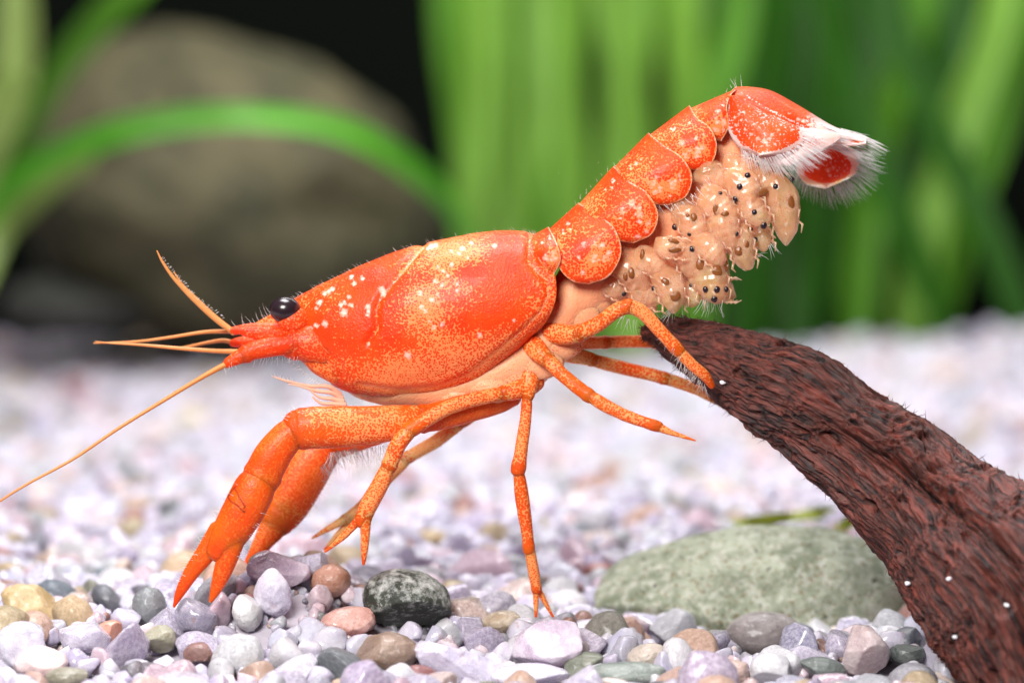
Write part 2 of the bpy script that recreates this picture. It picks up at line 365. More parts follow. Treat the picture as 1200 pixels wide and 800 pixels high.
#   px, py, w, h, tilt deg, colour, quartz?, facets, lump, name, label, category
heroes = [
 (476, 703, 108, 72, -14, (.085, .095, .085), 0, 1, .12, 'stone', 'dark grey green stone dusted white on top, standing out of the gravel', ''),
 (388, 680, 48, 40, 5, (.46, .20, .12), 0, 0, .08, 'pebble', 'smooth terracotta brown round pebble beside the dark mottled stone', ''),
 (895, 742, 88, 52, 2, (.20, .165, .16), 0, 0, .05, 'pebble', 'smooth taupe egg shaped pebble in front of the mossy rock', ''),
 (785, 738, 62, 46, 10, (.36, .36, .40), 0, 3, .2, 'pebble', 'rough grey granite pebble in front of the mossy rock', ''),
 (130, 703, 50, 32, -32, (.055, .06, .085), 0, 1, .1, 'pebble', 'slanted blue black pebble beside the grey speckled one', ''),
 (175, 711, 40, 50, 8, (.20, .215, .23), 0, 1, .1, 'pebble', 'grey speckled upright pebble beside the blue black one', ''),
 (231, 723, 52, 46, 0, (.38, .36, .42), 1, 3, .15, 'pebble', 'smoky grey translucent pebble directly under the big claw tips', ''),
 (38, 708, 76, 46, -16, (.62, .43, .19), 0, 5, .2, 'stone', 'mustard yellow pitted angular stone', ''),
 (188, 748, 38, 34, 0, (.30, .28, .18), 0, 6, .1, 'pebble', 'olive green blocky pebble below the grey speckled one', ''),
 (233, 767, 36, 30, 10, (.27, .12, .10), 0, 4, .1, 'pebble', 'dark brick red pebble among pale quartz', ''),
 (452, 766, 78, 50, 8, (.30, .19, .13), 0, 2, .15, 'stone', 'tan brown rounded stone below the dark mottled stone', ''),
 (408, 728, 64, 34, 6, (.78, .42, .32), 1, 2, .15, 'pebble', 'peach pink oblong pebble left of the dark mottled stone', ''),
 (290, 716, 36, 46, 12, (.72, .71, .72), 0, 2, .12, 'pebble', 'opaque chalk white upright pebble with tiny cracks', ''),
 (326, 668, 76, 46, -12, (.40, .31, .37), 1, 6, .3, 'stone', 'mauve crumbly angular stone topping the mound under the claws', ''),
 (322, 694, 48, 58, 0, (.74, .72, .80), 1, 5, .2, 'pebble', 'frosted white quartz lump leaning on the mauve stone', ''),
 (129, 739, 38, 26, 14, (.78, .33, .22), 0, 3, .15, 'pebble', 'salmon orange pebble below the blue black one', ''),
 (535, 776, 104, 46, -18, (.70, .68, .78), 1, 5, .15, 'stone', 'wide flat lavender quartz slab below the dark mottled stone', ''),
 (645, 757, 92, 60, 14, (.72, .62, .70), 1, 5, .2, 'stone', 'pinkish quartz chunk at the foot of the upright thin leg', ''),
 (1063, 765, 44, 26, 4, (.035, .055, .05), 0, 2, .1, 'pebble', 'blackish green pebble beside the foot of the driftwood', ''),
 (962, 784, 58, 30, -6, (.07, .10, .09), 0, 2, .1, 'pebble', 'dark green flat pebble beside the beige quartz crystal', ''),
 (1010, 762, 62, 62, 0, (.58, .46, .42), 1, 7, .2, 'stone', 'beige translucent quartz crystal between green pebbles', ''),
 (759, 769, 50, 34, 12, (.62, .52, .44), 0, 1, .15, 'pebble', 'cream and tan rounded pebble below the granite pebble', ''),
 (735, 790, 92, 32, 0, (.22, .27, .24), 0, 1, .15, 'stone', 'mottled grey green flat stone below the cream pebble', ''),
 (905, 786, 52, 42, -8, (.82, .81, .85), 0, 4, .15, 'pebble', 'plain white angular pebble below the taupe egg shaped one', ''),
 (853, 788, 58, 32, 0, (.66, .46, .40), 0, 2, .2, 'pebble', 'peach mottled pebble next to the plain white one', ''),
 (622, 792, 92, 30, 0, (.72, .71, .78), 1, 2, .1, 'stone', 'smooth rounded lilac white stone below the pinkish quartz chunk', ''),
 (48, 776, 64, 40, 8, (.85, .66, .58), 1, 4, .15, 'stone', 'creamy white stone with a salmon tinge below the yellow stone', ''),
 (80, 793, 54, 24, 0, (.22, .20, .13), 0, 1, .1, 'pebble', 'dark olive pebble half buried below the creamy stone', ''),
 (588, 729, 50, 28, 8, (.50, .40, .24), 1, 3, .15, 'pebble', 'amber brown translucent pebble beside the thin upright leg', ''),
 (27, 757, 66, 60, 0, (.68, .68, .74), 1, 4, .15, 'stone', 'large milky quartz lump below the yellow stone', ''),
 (100, 745, 60, 44, 0, (.62, .60, .66), 1, 4, .15, 'pebble', 'bluish white quartz pebble left of the salmon pebble', ''),
 (85, 461, 40, 34, 0, (.34, .10, .12), 0, 2, .1, 'pebble', 'maroon pebble lying far back on the pale gravel', ''),
 (157, 611, 26, 24, 0, (.40, .12, .07), 0, 3, .1, 'pebble', 'rust red pebble on the gravel behind the big claw', ''),
 (700, 669, 36, 20, 12, (.42, .13, .10), 0, 3, .1, 'pebble', 'rust red pebble beside the mossy rock', ''),
 (505, 631, 42, 22, 4, (.52, .36, .16), 0, 3, .1, 'pebble', 'ochre flat pebble lying behind the crayfish', ''),
 (482, 580, 32, 22, 0, (.08, .08, .12), 0, 3, .1, 'pebble', 'slate black pebble lying behind the crayfish', ''),
 (56, 656, 34, 18, 0, (.34, .22, .15), 0, 2, .1, 'pebble', 'brown flat pebble above the yellow stone', ''),
 (145, 668, 24, 30, 0, (.60, .44, .36), 0, 2, .1, 'pebble', 'beige pebble on the gravel above the blue black one', ''),
 (224, 495, 36, 30, 0, (.66, .56, .22), 0, 3, .1, 'pebble', 'yellow pebble blurred far behind the long feeler', ''),
]
ground_py = {}
for i, (px, py, w, h, tilt, c, qz, fac, lump, nm, label, cat) in enumerate(heroes):
    near = py > 640
    bot = ground_hit(px, min(py+h*.42, 812)); y = float(bot[1])+ (w*.25*PX*(D+bot[1])/D)
    if near: y = float(max(ground_hit(px, min(py+h*.30, 818))[1]+.02, -2.2))
    if near and 740 < px < 1100: y = min(y, .35)
    k = (D+y)/D*PX
    R = np.random.default_rng(100+i)
    big = w > 55
    V = stone_shape(5 if w > 30 else 4, 200+i, fac, lump, .03)
    a = math.radians(tilt); S = V*np.array([w/2, (w+h)/4, h/2])*k*1.03
    S = np.stack([S[:, 0]*math.cos(a)-S[:, 2]*math.sin(a), S[:, 1], S[:, 0]*math.sin(a)+S[:, 2]*math.cos(a)], -1)
    C = at(px, py, y); g = Geo(); g.add(S+C, ICO[5 if w > 30 else 4][1])
    o = obj(nm, g, CRUST if i == 0 else (Q_OBJ if qz else S_OBJ), None, C); o.color = tuple(c)+(1,)
    tag(o, label, 'pebble' if nm == 'pebble' else 'stone', 'distinct stones lying in the gravel')
    HERO.append((px, py, w, h, y, C, max(w, h)/2*k))
# ordinary gravel
WOODC = np.array([(752, 391, .02, 6), (768, 389, .0, 14), (790, 397, -.02, 25), (832, 413, -.05, 36), (886, 440, -.08, 51), (937, 467, -.12, 60), (993, 510, -.2, 64), (1050, 556, -.33, 72),
              (1097, 602, -.48, 83), (1144, 647, -.65, 104), (1198, 700, -.82, 121), (1240, 775, -.95, 118), (1275, 850, -1.05, 120)], float)
PAL = [((.54, .51, .60), 30, 1), ((.62, .60, .67), 24, 1), ((.45, .41, .51), 13, 1), ((.68, .50, .53), 13, 1), ((.68, .53, .44), 6, 1), ((.72, .71, .75), 9, 0),
       ((.42, .41, .45), 4, 0), ((.12, .12, .15), 3.5, 0), ((.62, .38, .28), 4, 0), ((.36, .13, .10), 3, 0), ((.54, .40, .22), 3, 0), ((.22, .22, .16), 1.5, 0)]
pw = np.array([p[1] for p in PAL], float); pw /= pw.sum()
pts = []      # x, y, r, colour index, level
hx = np.array([h[5][0] for h in HERO]); hy = np.array([h[4] for h in HERO]); hr = np.array([h[6] for h in HERO])
acc = np.zeros((0, 3))
for r0, r1, tries in ((.14, .19, 120), (.095, .14, 1500), (.065, .095, 9000), (.045, .065, 12000)):
    for k in range(tries):
        r = rng.uniform(r0, r1); y = rng.uniform(-3.3, 3.0); lim = .15*(D+y)+.9; x = rng.uniform(-lim, lim)
        if len(acc) and (np.hypot(acc[:, 0]-x, acc[:, 1]-y) < .62*(acc[:, 2]+r)).any(): continue
        if (np.hypot(hx-x, hy-y) < hr*.62+r*.4).any(): continue
        acc = np.vstack([acc, [x, y, r]])
near = acc
far = []
y = 3.0
while y < 31:
    c = .16+.004*y; lim = .15*(D+y)*1.0+1.6
    n = int(2*lim/c); xx = np.linspace(-lim, lim, n)+rng.normal(0, .3*c, n)
    far.append(np.stack([xx, y+rng.normal(0, .3*c, n), c*rng.uniform(.42, .85, n)], -1)); y += c
far = np.vstack(far)
extra = np.stack([rng.uniform(-4.2, 4.2, 2000), rng.uniform(-2.6, 3.0, 2000), rng.uniform(.025, .055, 2000)], -1)
grit = np.stack([rng.uniform(-3.6, 3.6, 3500), rng.uniform(-2.2, 1.6, 3500), rng.uniform(.014, .034, 3500)], -1)
allp = np.vstack([near, extra, far, grit]); ci = rng.choice(len(PAL), len(allp), p=pw)
lift = np.concatenate([near[:, 2]*rng.uniform(-.05, .35, len(near)), rng.uniform(-.03, .02, len(extra)), far[:, 2]*rng.uniform(-.3, .5, len(far)), rng.uniform(-.09, -.07, len(grit))])
P3 = np.stack([allp[:, 0], allp[:, 1], H(allp[:, 0], allp[:, 1])+lift], -1)
qx, qy = proj(P3); rp = allp[:, 2]*F/(D+allp[:, 1])
keep = np.ones(len(allp), bool)
for (px, py, w, h, yy, C, hr_) in HERO:          # leave the distinct stones uncovered
    e = ((qx-px)/(w*.5+rp*.40))**2+((qy-py)/(h*.5+rp*.30))**2
    keep &= ~((e < 1) & (allp[:, 1] < yy+.05))
    keep &= ~((np.hypot(P3[:, 0]-C[0], P3[:, 1]-C[1]) < hr_*.6) & (np.abs(P3[:, 2]-C[2]) < hr_*.6))
keep &= ~((np.abs(qx-638) < 14+rp*.7) & (qy-rp*.85 < 718) & (qy > 690) & (allp[:, 1] < -.05))   # the thin leg's foot stands on top
WR = crom(WOODC, 90); WP = at(WR[:, 0], WR[:, 1], WR[:, 2])
for q in range(90):                               # nothing stands inside the driftwood or hides it
    keep &= ~((np.hypot(qx-WR[q, 0], qy-WR[q, 1]) < WR[q, 3]-3) & (allp[:, 1] < WR[q, 2]+.15))
    keep &= np.linalg.norm(P3-WP[q], axis=1) > WR[q, 3]*PX*.9
keep[-len(grit):] = True
idx = np.where(keep)[0]
inframe = (qx > -10) & (qx < 1210) & (qy-rp < 800) & (qy > 380)
score = np.where(keep & inframe, rp, -1); score[len(near):len(near)+len(extra)] *= .3; score[-len(grit):] = -1
single = set(np.argsort(-score)[:300].tolist())
NPRO = 14
protoQ = [mesh_data('pebble', stone_shape(4, 500+k, 13, .26, .03), ICO[4][1]) for k in range(NPRO)]
protoS = [mesh_data('pebble', stone_shape(4, 600+k, 2, .16, .03), ICO[4][1]) for k in range(NPRO)]
from mathutils import Matrix
for m in protoQ: m.materials.append(Q_OBJ)
for m in protoS: m.materials.append(S_OBJ)
bucket = {}
low = {(q, l, k): stone_shape(l, 700+k+50*q+l, 10 if q else 3, .2, .02) for q in (0, 1) for l in (2, 3) for k in range(8)}
for i in idx:
    x, y, r = allp[i]; c, _, qz = PAL[ci[i]]; c = np.clip(np.array(c)*rng.uniform(.85, 1.08)+rng.normal(0, .012, 3), .02, .9)
    sc = r*np.array([rng.uniform(1.0, 1.4), rng.uniform(.9, 1.2), rng.uniform(.75, 1.05)])
    M = rotm(rng)
    if i in single:
        o = bpy.data.objects.new('pebble', (protoQ if qz else protoS)[i % NPRO]); col.objects.link(o); o.parent = bed
        mm = Matrix((M*sc[None, :]*1.0).tolist()).to_4x4(); a = rng.uniform(0, 6.28)
        Rz = np.array([[math.cos(a), -math.sin(a), 0], [math.sin(a), math.cos(a), 0], [0, 0, 1]])
        o.location = P3[i]*U; o.rotation_euler = Matrix(M.tolist()).to_euler(); o.scale = sc; o.color = tuple(c)+(1,)
    else:
        l = 3 if y < 3 and i < len(near) else 2
        b = bucket.setdefault(qz, ([], [], [], [0])); V = (low[(qz, l, i % 8)]*sc) @ M.T+P3[i]
        b[0].append(V); b[1].append(ICO[l][1]+b[3][0]); b[2].append(np.tile(c, (len(V), 1))); b[3][0] += len(V)
for qz, b in bucket.items():
    g = Geo(); g.add(np.vstack(b[0]), np.vstack(b[1]), pc=np.vstack(b[2]))
    tag(obj('gravel', g, Q_ATT if qz else S_ATT, bed), kind='stuff')

# mossy rock behind the gravel ridge, boulder at the back
def boulder(name, px, py, w, h, y, depth, mat, label, cat, seed, tilt=0, lump=.16, facets=3):
    k = (D+y)/D*PX; V = stone_shape(6, seed, facets, lump, .025)
    a = math.radians(tilt); S = V*np.array([w/2*k, depth/2, h/2*k])
    S = np.stack([S[:, 0]*math.cos(a)-S[:, 2]*math.sin(a), S[:, 1], S[:, 0]*math.sin(a)+S[:, 2]*math.cos(a)], -1)
    C = at(px, py, y); g = Geo(); g.add(S+C, ICO[6][1]); o = obj(name, g, mat, None, C); return tag(o, label, cat)
boulder('mossy_rock', 880, 726, 428, 226, 1.4, 1.4, rock_material('mossy_granite', (.17, .20, .13), (.36, .39, .29), (.52, .52, .45), (.17, .09, .02), 1.7),
        'grey green mossy rock lying half buried beside the driftwood', 'rock', 41, 5, .2, 4)
boulder('boulder', 262, 225, 540, 390, 26, 6, rock_material('dark_boulder', (.026, .026, .010), (.092, .076, .036), (.12, .105, .055), (.05, .06, .012), .5),
        'big dark olive boulder on the gravel behind the arching leaf', 'boulder', 43, -12, .2, 3)
boulder('rock', 95, 358, 190, 80, 24.5, 2.5, rock_material('black_rock', (.02, .02, .018), (.045, .045, .04), (.06, .06, .05), (.04, .04, .03), .5),
        'low blackish rock at the foot of the olive boulder', 'rock', 44, 0, .14, 3)

# ---------------------------------------------------------------- driftwood
C = WOODC
NS, NT_ = 760, 420
R4 = crom(C, NS); P = at(R4[:, 0], R4[:, 1], R4[:, 2]); r = R4[:, 3]*PX*(D+R4[:, 2])/D
T, N, B = frames(P); s = np.concatenate([[0], np.cumsum(np.linalg.norm(np.diff(P, axis=0), axis=1))])
th = np.linspace(0, 2*math.pi, NT_, endpoint=False)
SS, TH = np.meshgrid(s, th, indexing='ij'); RR = np.repeat(r[:, None], NT_, 1)
tw = TH+.25*SS+.35*np.sin(SS*1.1); sw = sstep(SS, 2.3, 3.6)
c3 = np.stack([SS, RR*np.cos(tw), RR*np.sin(tw)], -1)
warp = .10*fbm(c3*1.6, 3, 3)[..., None]+.0
c3w = c3+warp*np.array([1, 1.6, 1.6])
big = fbm(c3*np.array([1.3, 2.6, 2.6]), 3, 21)
fib = 1-np.abs(fbm(c3w*np.array([3.4, 34, 34]), 3, 33))*1.9
fib2 = fbm(c3w*np.array([11, 66, 66]), 2, 44)
pit = sstep(vnoise(c3w*np.array([6, 17, 17]), 61), .3, .8)
crease = np.exp(-((np.mod(tw-1.15*0+math.pi-.55-.15*np.sin(SS*2), 2*math.pi)-math.pi)/.16)**2)*sstep(SS, 1.0, 1.7)
step_ = sstep(np.mod(tw-.55+math.pi, 2*math.pi)-math.pi, -.1, .2)
amp = np.clip(RR/.3, .25, 1)
dis = amp*(.075*big+.034*(fib-.5)+.026*fib2-.055*pit-.15*crease)
G = P[:, None]+(RR+dis)[..., None]*(.92*np.cos(TH)[..., None]*N[:, None]+np.sin(TH)[..., None]*B[:, None])
g = Geo(); g.add(G, grid_faces(NS, NT_, True), fibre=np.clip(fib2*.6+.3*fib, 0, 1).reshape(-1), pc=c3w.reshape(-1, 3))
tip = G[0].mean(0); g.add(np.vstack([G[0], tip+np.array([-.01, 0, 0])]), np.array([[(k+1) % NT_, k, NT_] for k in range(NT_)]), pc=np.tile(c3w[0, 0], (NT_+1, 1)), fibre=np.zeros(NT_+1))
wood = obj('driftwood', g, WOOD, None, at(1200, 800, -.9)); tag(wood, 'rough red brown driftwood branch arching up from the gravel', 'driftwood')
# torn fibres on its skin
nrm = grid_normals(G, True); cen = P[:, None]; nrm *= np.sign(((G-cen)*nrm).sum(-1))[..., None]
ii = rng.integers(4, NS-4, 2600); jj = rng.integers(0, NT_, 2600)
roots = G[ii, jj]; dd = nrm[ii, jj]*rng.uniform(.25, .8, (2600, 1))+T[ii]*rng.uniform(.3, 1.2, (2600, 1))*rng.choice([-1, 1], (2600, 1))
V, Fq = hairs(roots-nrm[ii, jj]*.006, dd, rng.uniform(.02, .06, 2600), .0035, .5, 7)
g = Geo(); g.add(V, Fq, pc=np.repeat(c3w[ii, jj], 12, 0), fibre=np.full(len(V), .6)); tag(obj('loose_fibres', g, WOOD, wood), kind='stuff')
GRAIN = simple('white_grain', (.85, .85, .9), .3)
for px, py in ((1064, 683), (1112, 679), (1178, 709), (1121, 744), (847, 447)):
    q = np.hypot(*[a-b for a, b in zip(proj(G), (px, py))]); q = np.where(nrm[..., 1] < -.2, q, 1e6); k = np.unravel_index(np.argmin(q), q.shape)
    g = Geo(); g.add(stone_shape(3, px, 5, .2, .02)*.016*np.array([1.2, .8, .8])+G[k]+nrm[k]*.008, ICO[3][1])
    tag(obj('sand_grain', g, GRAIN, None, G[k]), 'tiny white sand grain on the driftwood '+('right beside a walking leg tip' if px < 900 else 'near its thick foot'), 'grain', 'sand grains on the driftwood')

# ---------------------------------------------------------------- plants
def blade(pts, w, mat, parent, name='leaf', fold=.18, y0=None, taper=True, n=60, seed=0):
    """ribbon leaf: rows (px, py, depth), width in photo px"""
    A = crom(np.array(pts, float), n); P = at(A[:, 0], A[:, 1], A[:, 2]); k = (D+A[:, 2])/F
    T = np.gradient(P, axis=0); T /= np.linalg.norm(T, axis=1, keepdims=True)
    view = np.array([math.sin(seed*1.7)*.5, -1, .15]); S = np.cross(T, view); S /= np.linalg.norm(S, axis=1, keepdims=True); Nn = np.cross(S, T)
    u = np.linspace(-1, 1, 9); sN = np.linspace(0, 1, n)
    ww = w*.5*k*(np.minimum(1, .55+sN*3)*(np.sqrt(np.clip((1-sN)*6, 0, 1)) if taper else 1))
    ww = ww*(1+.06*np.sin(sN*17+seed))
    G = P[:, None]+S[:, None]*(u[None, :]*ww[:, None])[..., None]+Nn[:, None]*((u**2-.4)[None]*ww[:, None]*fold*2+.05*np.sin(sN*9+seed)[:, None]*u[None])[..., None]
    Gb = G-Nn[:, None]*.03
    ring = np.concatenate([G, Gb[:, ::-1]], 1); pc = np.broadcast_to(np.stack([np.concatenate([u, u[::-1]])]*3, -1)[None], ring.shape).reshape(-1, 3)
    g = Geo(); g.add(ring, grid_faces(n, 18, True), pc=pc)
    return obj(name, g, mat, parent)
def plant(label, base, leaves, group=None, seed=0):
    b = at(*base); t = thing('ribbon_plant', label, 'plant', b, group)
    for k, (pts, w, m) in enumerate(leaves): blade(pts, w, m, t, seed=seed+k)
    return t
plant('left clump of ribbon leaves with one bright leaf arching over the boulder', (-60, 380, 20), [
    ([(-60, 380, 20), (-25, 250, 23.5), (20, 170, 23), (75, 75, 22.5), (150, -10, 22), (230, -90, 22)], 34, LEAF),
    ([(-60, 380, 20), (-20, 260, 19.5), (45, 195, 19), (130, 158, 18.5), (220, 140, 18.5), (310, 138, 18.5), (400, 152, 19), (470, 188, 19.5), (530, 245, 20), (560, 330, 21)], 25, leaf_material('vivid_ribbon_leaf', (.13, .52, .02))),
    ([(-60, 380, 20), (-30, 240, 24), (0, 160, 24), (18, 80, 24), (20, -60, 24)], 52, LEAF3),
    ([(-60, 380, 20), (-50, 270, 20), (-25, 180, 19), (5, 118, 18.5), (30, 88, 18)], 60, LEAF3),
    ([(-60, 380, 20), (-10, 270, 21), (60, 200, 20.5), (115, 172, 20)], 46, LEAF3)], None, 1)
RP = 'tall ribbon plants standing at the back'
def clump(label, cx, y, specs, seed):
    """specs: (foot px, top px, lean, width px, material, depth shift)"""
    L = []
    for f, tp, mid, w, m, dy in specs:
        L.append(([(f, 408, y+dy*.5), (f+(tp-f)*.2+mid*.6, 280, y+dy*.5), (f+(tp-f)*.5+mid, 150, y+dy*.6), (f+(tp-f)*.85+mid*.5, 20, y+dy*.65), (tp, -120, y+dy*.7)], w, m))
    plant(label, (cx, 400, y), L, RP, seed)
clump('light green ribbon plant rooted beside the boulder, nearest to the black gap', 580, 23, [(572, 520, -8, 36, LEAF, 0), (598, 575, -22, 70, LEAF4, 1), (545, 555, 6, 40, LEAF4, -1), (622, 640, -10, 60, LEAF, 2)], 3)
clump('light green ribbon plant with broad leaves right behind the thorax and tail', 680, 24, [(660, 655, -8, 74, LEAF4, 0), (700, 720, 6, 60, LEAF2, 3), (722, 742, -4, 50, LEAF4, 1), (750, 700, 22, 40, LEAF4, -1), (690, 760, 0, 44, LEAF, 2)], 7)
clump('mixed green ribbon plant rising above the driftwood tip', 830, 25, [(800, 790, 8, 60, LEAF4, 1), (842, 850, -10, 70, LEAF2, 3), (870, 905, 0, 84, LEAF2, 2), (820, 880, -16, 40, LEAF, 0), (905, 930, 8, 60, LEAF2, 4)], 12)
clump('dark green ribbon plant behind the tail fan', 960, 25.5, [(930, 960, -10, 86, LEAF2, 2), (965, 985, 16, 70, LEAF2, 4), (1005, 1090, -14, 46, LEAF, 1), (1000, 1010, -4, 80, LEAF2, 3), (1040, 1060, 12, 60, LEAF2, 5)], 17)
clump('outermost dark green ribbon plant beyond the driftwood, with crossing leaves', 1110, 23.5, [(1112, 960, -30, 44, LEAF2, 0), (1060, 1190, 0, 46, LEAF4, 2), (1090, 1215, 12, 46, LEAF, 3), (1210, 1030, -22, 40, LEAF2, 1), (1085, 1100, 10, 80, LEAF2, 6)], 23)
for lab, pts, w in (('yellow green leaf scrap lying on gravel behind the mossy rock', [(862, 612, 3.2), (905, 608, 3.4), (945, 603, 3.6), (978, 599, 3.8)], 13),
                    ('short yellow green leaf tip poking up between mossy rock and driftwood', [(985, 618, 2.9), (1000, 609, 3.0), (1018, 602, 3.1)], 14)):
    b = at(*pts[0]); o = blade(pts, w, leaf_material('yellow_leaf', (.42, .48, .05)), None, 'fallen_leaf', .2, n=24, seed=2); tag(o, lab, 'leaf')

# ---------------------------------------------------------------- the crayfish
RED, PALE, FLESH = np.array((.80, .037, .003)), np.array((.92, .25, .072)), np.array((.90, .38, .20))
ORANGE, LPALE = np.array((.80, .062, .003)), np.array((.92, .31, .10))
cray = thing('crayfish', 'bright orange red crayfish carrying young under its raised tail, climbing the driftwood', 'crayfish', at(640, 722, -.1))
g = Geo()
def loft(st, nu, nv, power=.85):
    """stations (Tx,Ty,Mx,My,Bx,By,W px) -> closed tube around the middle plane; returns px, py, y and the angle"""
    A = crom(np.array(st, float), nu); th = np.linspace(0, 2*math.pi, nv, endpoint=False)
    u = ((1-np.cos(th))/2)[None, :]
    q = lambda a, m, b: a[:, None]*(1-u)*(1-2*u)+4*m[:, None]*u*(1-u)+b[:, None]*u*(2*u-1)
    px, py = q(A[:, 0], A[:, 2], A[:, 4]), q(A[:, 1], A[:, 3], A[:, 5])
    s = np.sin(th); y = -A[:, 6][:, None]*PX*(np.sign(s)*np.abs(s)**power)[None]
    return px, py, y, np.repeat(th[None], nu, 0)
# soft underside running from the mouth to the tail
def mid(t): return [(a, b, (a+c)/2, (b+d)/2, c, d, w) for a, b, c, d, w in t]
core = mid([(380, 424, 394, 442, 8), (392, 426, 404, 456, 22), (412, 428, 424, 468, 34), (455, 430, 464, 477, 42), (510, 430, 520, 484, 46), (570, 410, 577, 476, 52), (610, 380, 622, 460, 54), (640, 345, 660, 425, 54),
            (663, 305, 692, 385, 52), (690, 280, 734, 360, 48), (722, 222, 785, 345, 46), (762, 182, 832, 312, 44), (807, 148, 872, 272, 40), (842, 122, 893, 222, 33), (866, 112, 882, 160, 22), (880, 115, 890, 145, 6)])
px, py, y, th = loft(core, 260, 64, .9)
V = at(px, py, y); nn = grid_normals(V, True); V = V-nn*(.012*fbm(V*7, 3, 4)*np.sign((nn*np.array([0, -1, 0])).sum(-1))*np.sign(-y+1e-9))[..., None]
dens = .05+.32*sstep(fbm(V*6, 3, 8), .1, .6)
g.add(V, grid_faces(260, 64, True), ca=ORANGE, cb=FLESH, dens=dens.ravel(), white=np.zeros(V[..., 0].size), dark=np.zeros(V[..., 0].size))
# carapace
car = [(286, 386, 287, 387, 288, 388, 2), (300, 378, 304, 385, 306, 393, 7), (318, 368, 326, 387, 330, 404, 12), (338, 355, 345, 385, 350, 412, 20), (356, 344, 360, 385, 362, 420, 40), (380, 331, 378, 385, 376, 434, 54), (415, 314, 406, 386, 392, 452, 66), (450, 300, 440, 386, 424, 464, 76),
       (490, 287, 486, 380, 470, 471, 83), (530, 278, 536, 371, 522, 466, 87), (570, 272, 582, 362, 562, 449, 87), (600, 271, 622, 352, 594, 424, 83), (618, 273, 646, 345, 612, 404, 79), (626, 275, 652, 343, 618, 398, 77), (622, 281, 644, 342, 612, 392, 70), (612, 290, 630, 342, 606, 386, 62)]
px, py, y, th = loft(car, 300, 200, .82)
V = at(px, py, y); nn = grid_normals(V, True); nn *= np.where(((V-V.mean(1, keepdims=True))*nn).sum(-1) < 0, -1, 1)[..., None]
groove = [(496, 287), (475, 312), (459, 332), (446, 346), (440, 362), (441, 386), (430, 402)]
gd = polydist(px, py, groove); rear = [(621, 276), (619, 305), (628, 318), (641, 328), (643, 346), (634, 366), (612, 388), (584, 412), (552, 438), (520, 452), (470, 458), (420, 450)]
rd = polydist(px, py, rear); dm = polydist(px, py, [(350, 412), (362, 421), (376, 434), (392, 452), (424, 464), (470, 471), (522, 466), (562, 449), (594, 424), (618, 398)])
gr2 = polydist(px, py, [(352, 398), (380, 412), (398, 424), (400, 440)])
V = V+nn*(-.020*np.exp(-(gd/4.5)**2)-.010*np.exp(-(gr2/3.5)**2)-.006*np.exp(-(rd/3)**2)+.004*np.exp(-(dm/3)**2)+.010*fbm(V*5, 3, 2)+.003*np.exp(-((rd-7)/4)**2))[..., None]
def blob(x, y_, rx, ry=None, soft=1.0): return np.exp(-(((px-x)/rx)**2+((py-y_)/(ry or rx))**2)*soft)
dens = .53-.08*sstep(py+.25*(px-450), 400, 460)
for x, y_, rx, ry, a in ((365, 400, 30, 28, .5), (350, 390, 22, 22, .4), (440, 330, 40, 22, .5), (430, 385, 30, 40, .42), (470, 400, 22, 14, .25), (590, 335, 40, 50, .34), (600, 300, 30, 30, .35), (400, 445, 20, 12, .3), (545, 318, 14, 9, .35), (500, 325, 12, 9, .3), (525, 348, 14, 12, .35),
                        (535, 380, 26, 14, .25), (400, 350, 50, 20, .2), (560, 372, 30, 12, .22), (460, 300, 30, 8, .3)): dens = dens+a*blob(x, y_, rx, ry)
for x, y_, rx, ry, a in ((505, 350, 26, 40, .22), (530, 300, 34, 16, .20), (560, 292, 40, 12, .14), (470, 418, 40, 30, .12), (395, 345, 14, 8, .2), (600, 410, 30, 20, .06)): dens = dens-a*blob(x, y_, rx, ry)
dens = dens-.35*np.exp(-(gd/2.2)**2)-.25*np.exp(-(rd/1.8)**2)+.45*np.exp(-((dm-2)/2.2)**2)
zs = [(290, 235, 9), (330, 240, 9), (300, 258, 9), (220, 280, 9), (205, 288, 8), (190, 295, 9), (250, 340, 9), (262, 367, 14), (290, 340, 9), (280, 310, 8), (265, 330, 8), (172, 330, 11), (160, 352, 7), (350, 345, 9), (352, 360, 9), (350, 375, 8), (402, 280, 11), (408, 296, 10), (193, 408, 11),
      (160, 415, 9), (140, 428, 9), (122, 440, 13), (105, 446, 9), (585, 122, 12), (600, 118, 10), (572, 128, 9), (610, 200, 8), (600, 250, 9), (625, 265, 7), (660, 190, 8), (680, 260, 8), (700, 130, 9), (545, 295, 9), (590, 320, 9), (550, 345, 10), (565, 362, 9), (595, 420, 9), (625, 408, 9), (820, 120, 8), (735, 110, 7),
      (500, 525, 12), (765, 450, 9), (645, 230, 6), (630, 215, 7), (690, 150, 6), (660, 140, 6), (720, 165, 6), (680, 285, 7), (610, 300, 6), (580, 400, 6), (890, 395, 7), (350, 485, 6)]
white = 0
for a, b, rr in zs: white = np.maximum(white, np.exp(-(((px-320-a/3.158)**2+(py-250-b/3.158)**2)/(rr*.38)**2)))
white = np.maximum(white, .62*np.exp(-(gd/1.3)**2)*(py < 352)); white = np.maximum(white, .5*np.exp(-(rd/1.0)**2))
pink = .55*blob(588, 312, 24, 26)+.4*blob(448, 322, 26, 12)
ca = RED[None]+(np.array((.80, .040, .022))-RED)[None]*np.clip(pink, 0, 1).reshape(-1, 1)
low = sstep(py+.2*(px-450), 410, 470).reshape(-1, 1); cb = PALE+(FLESH*.95-PALE)*low*.25
g.add(V, grid_faces(300, 200, True), ca=ca, cb=cb, dens=dens.ravel(), white=white.ravel(), dark=np.zeros(px.size))
carV, carN, carpx, carpy = V, nn, px, py
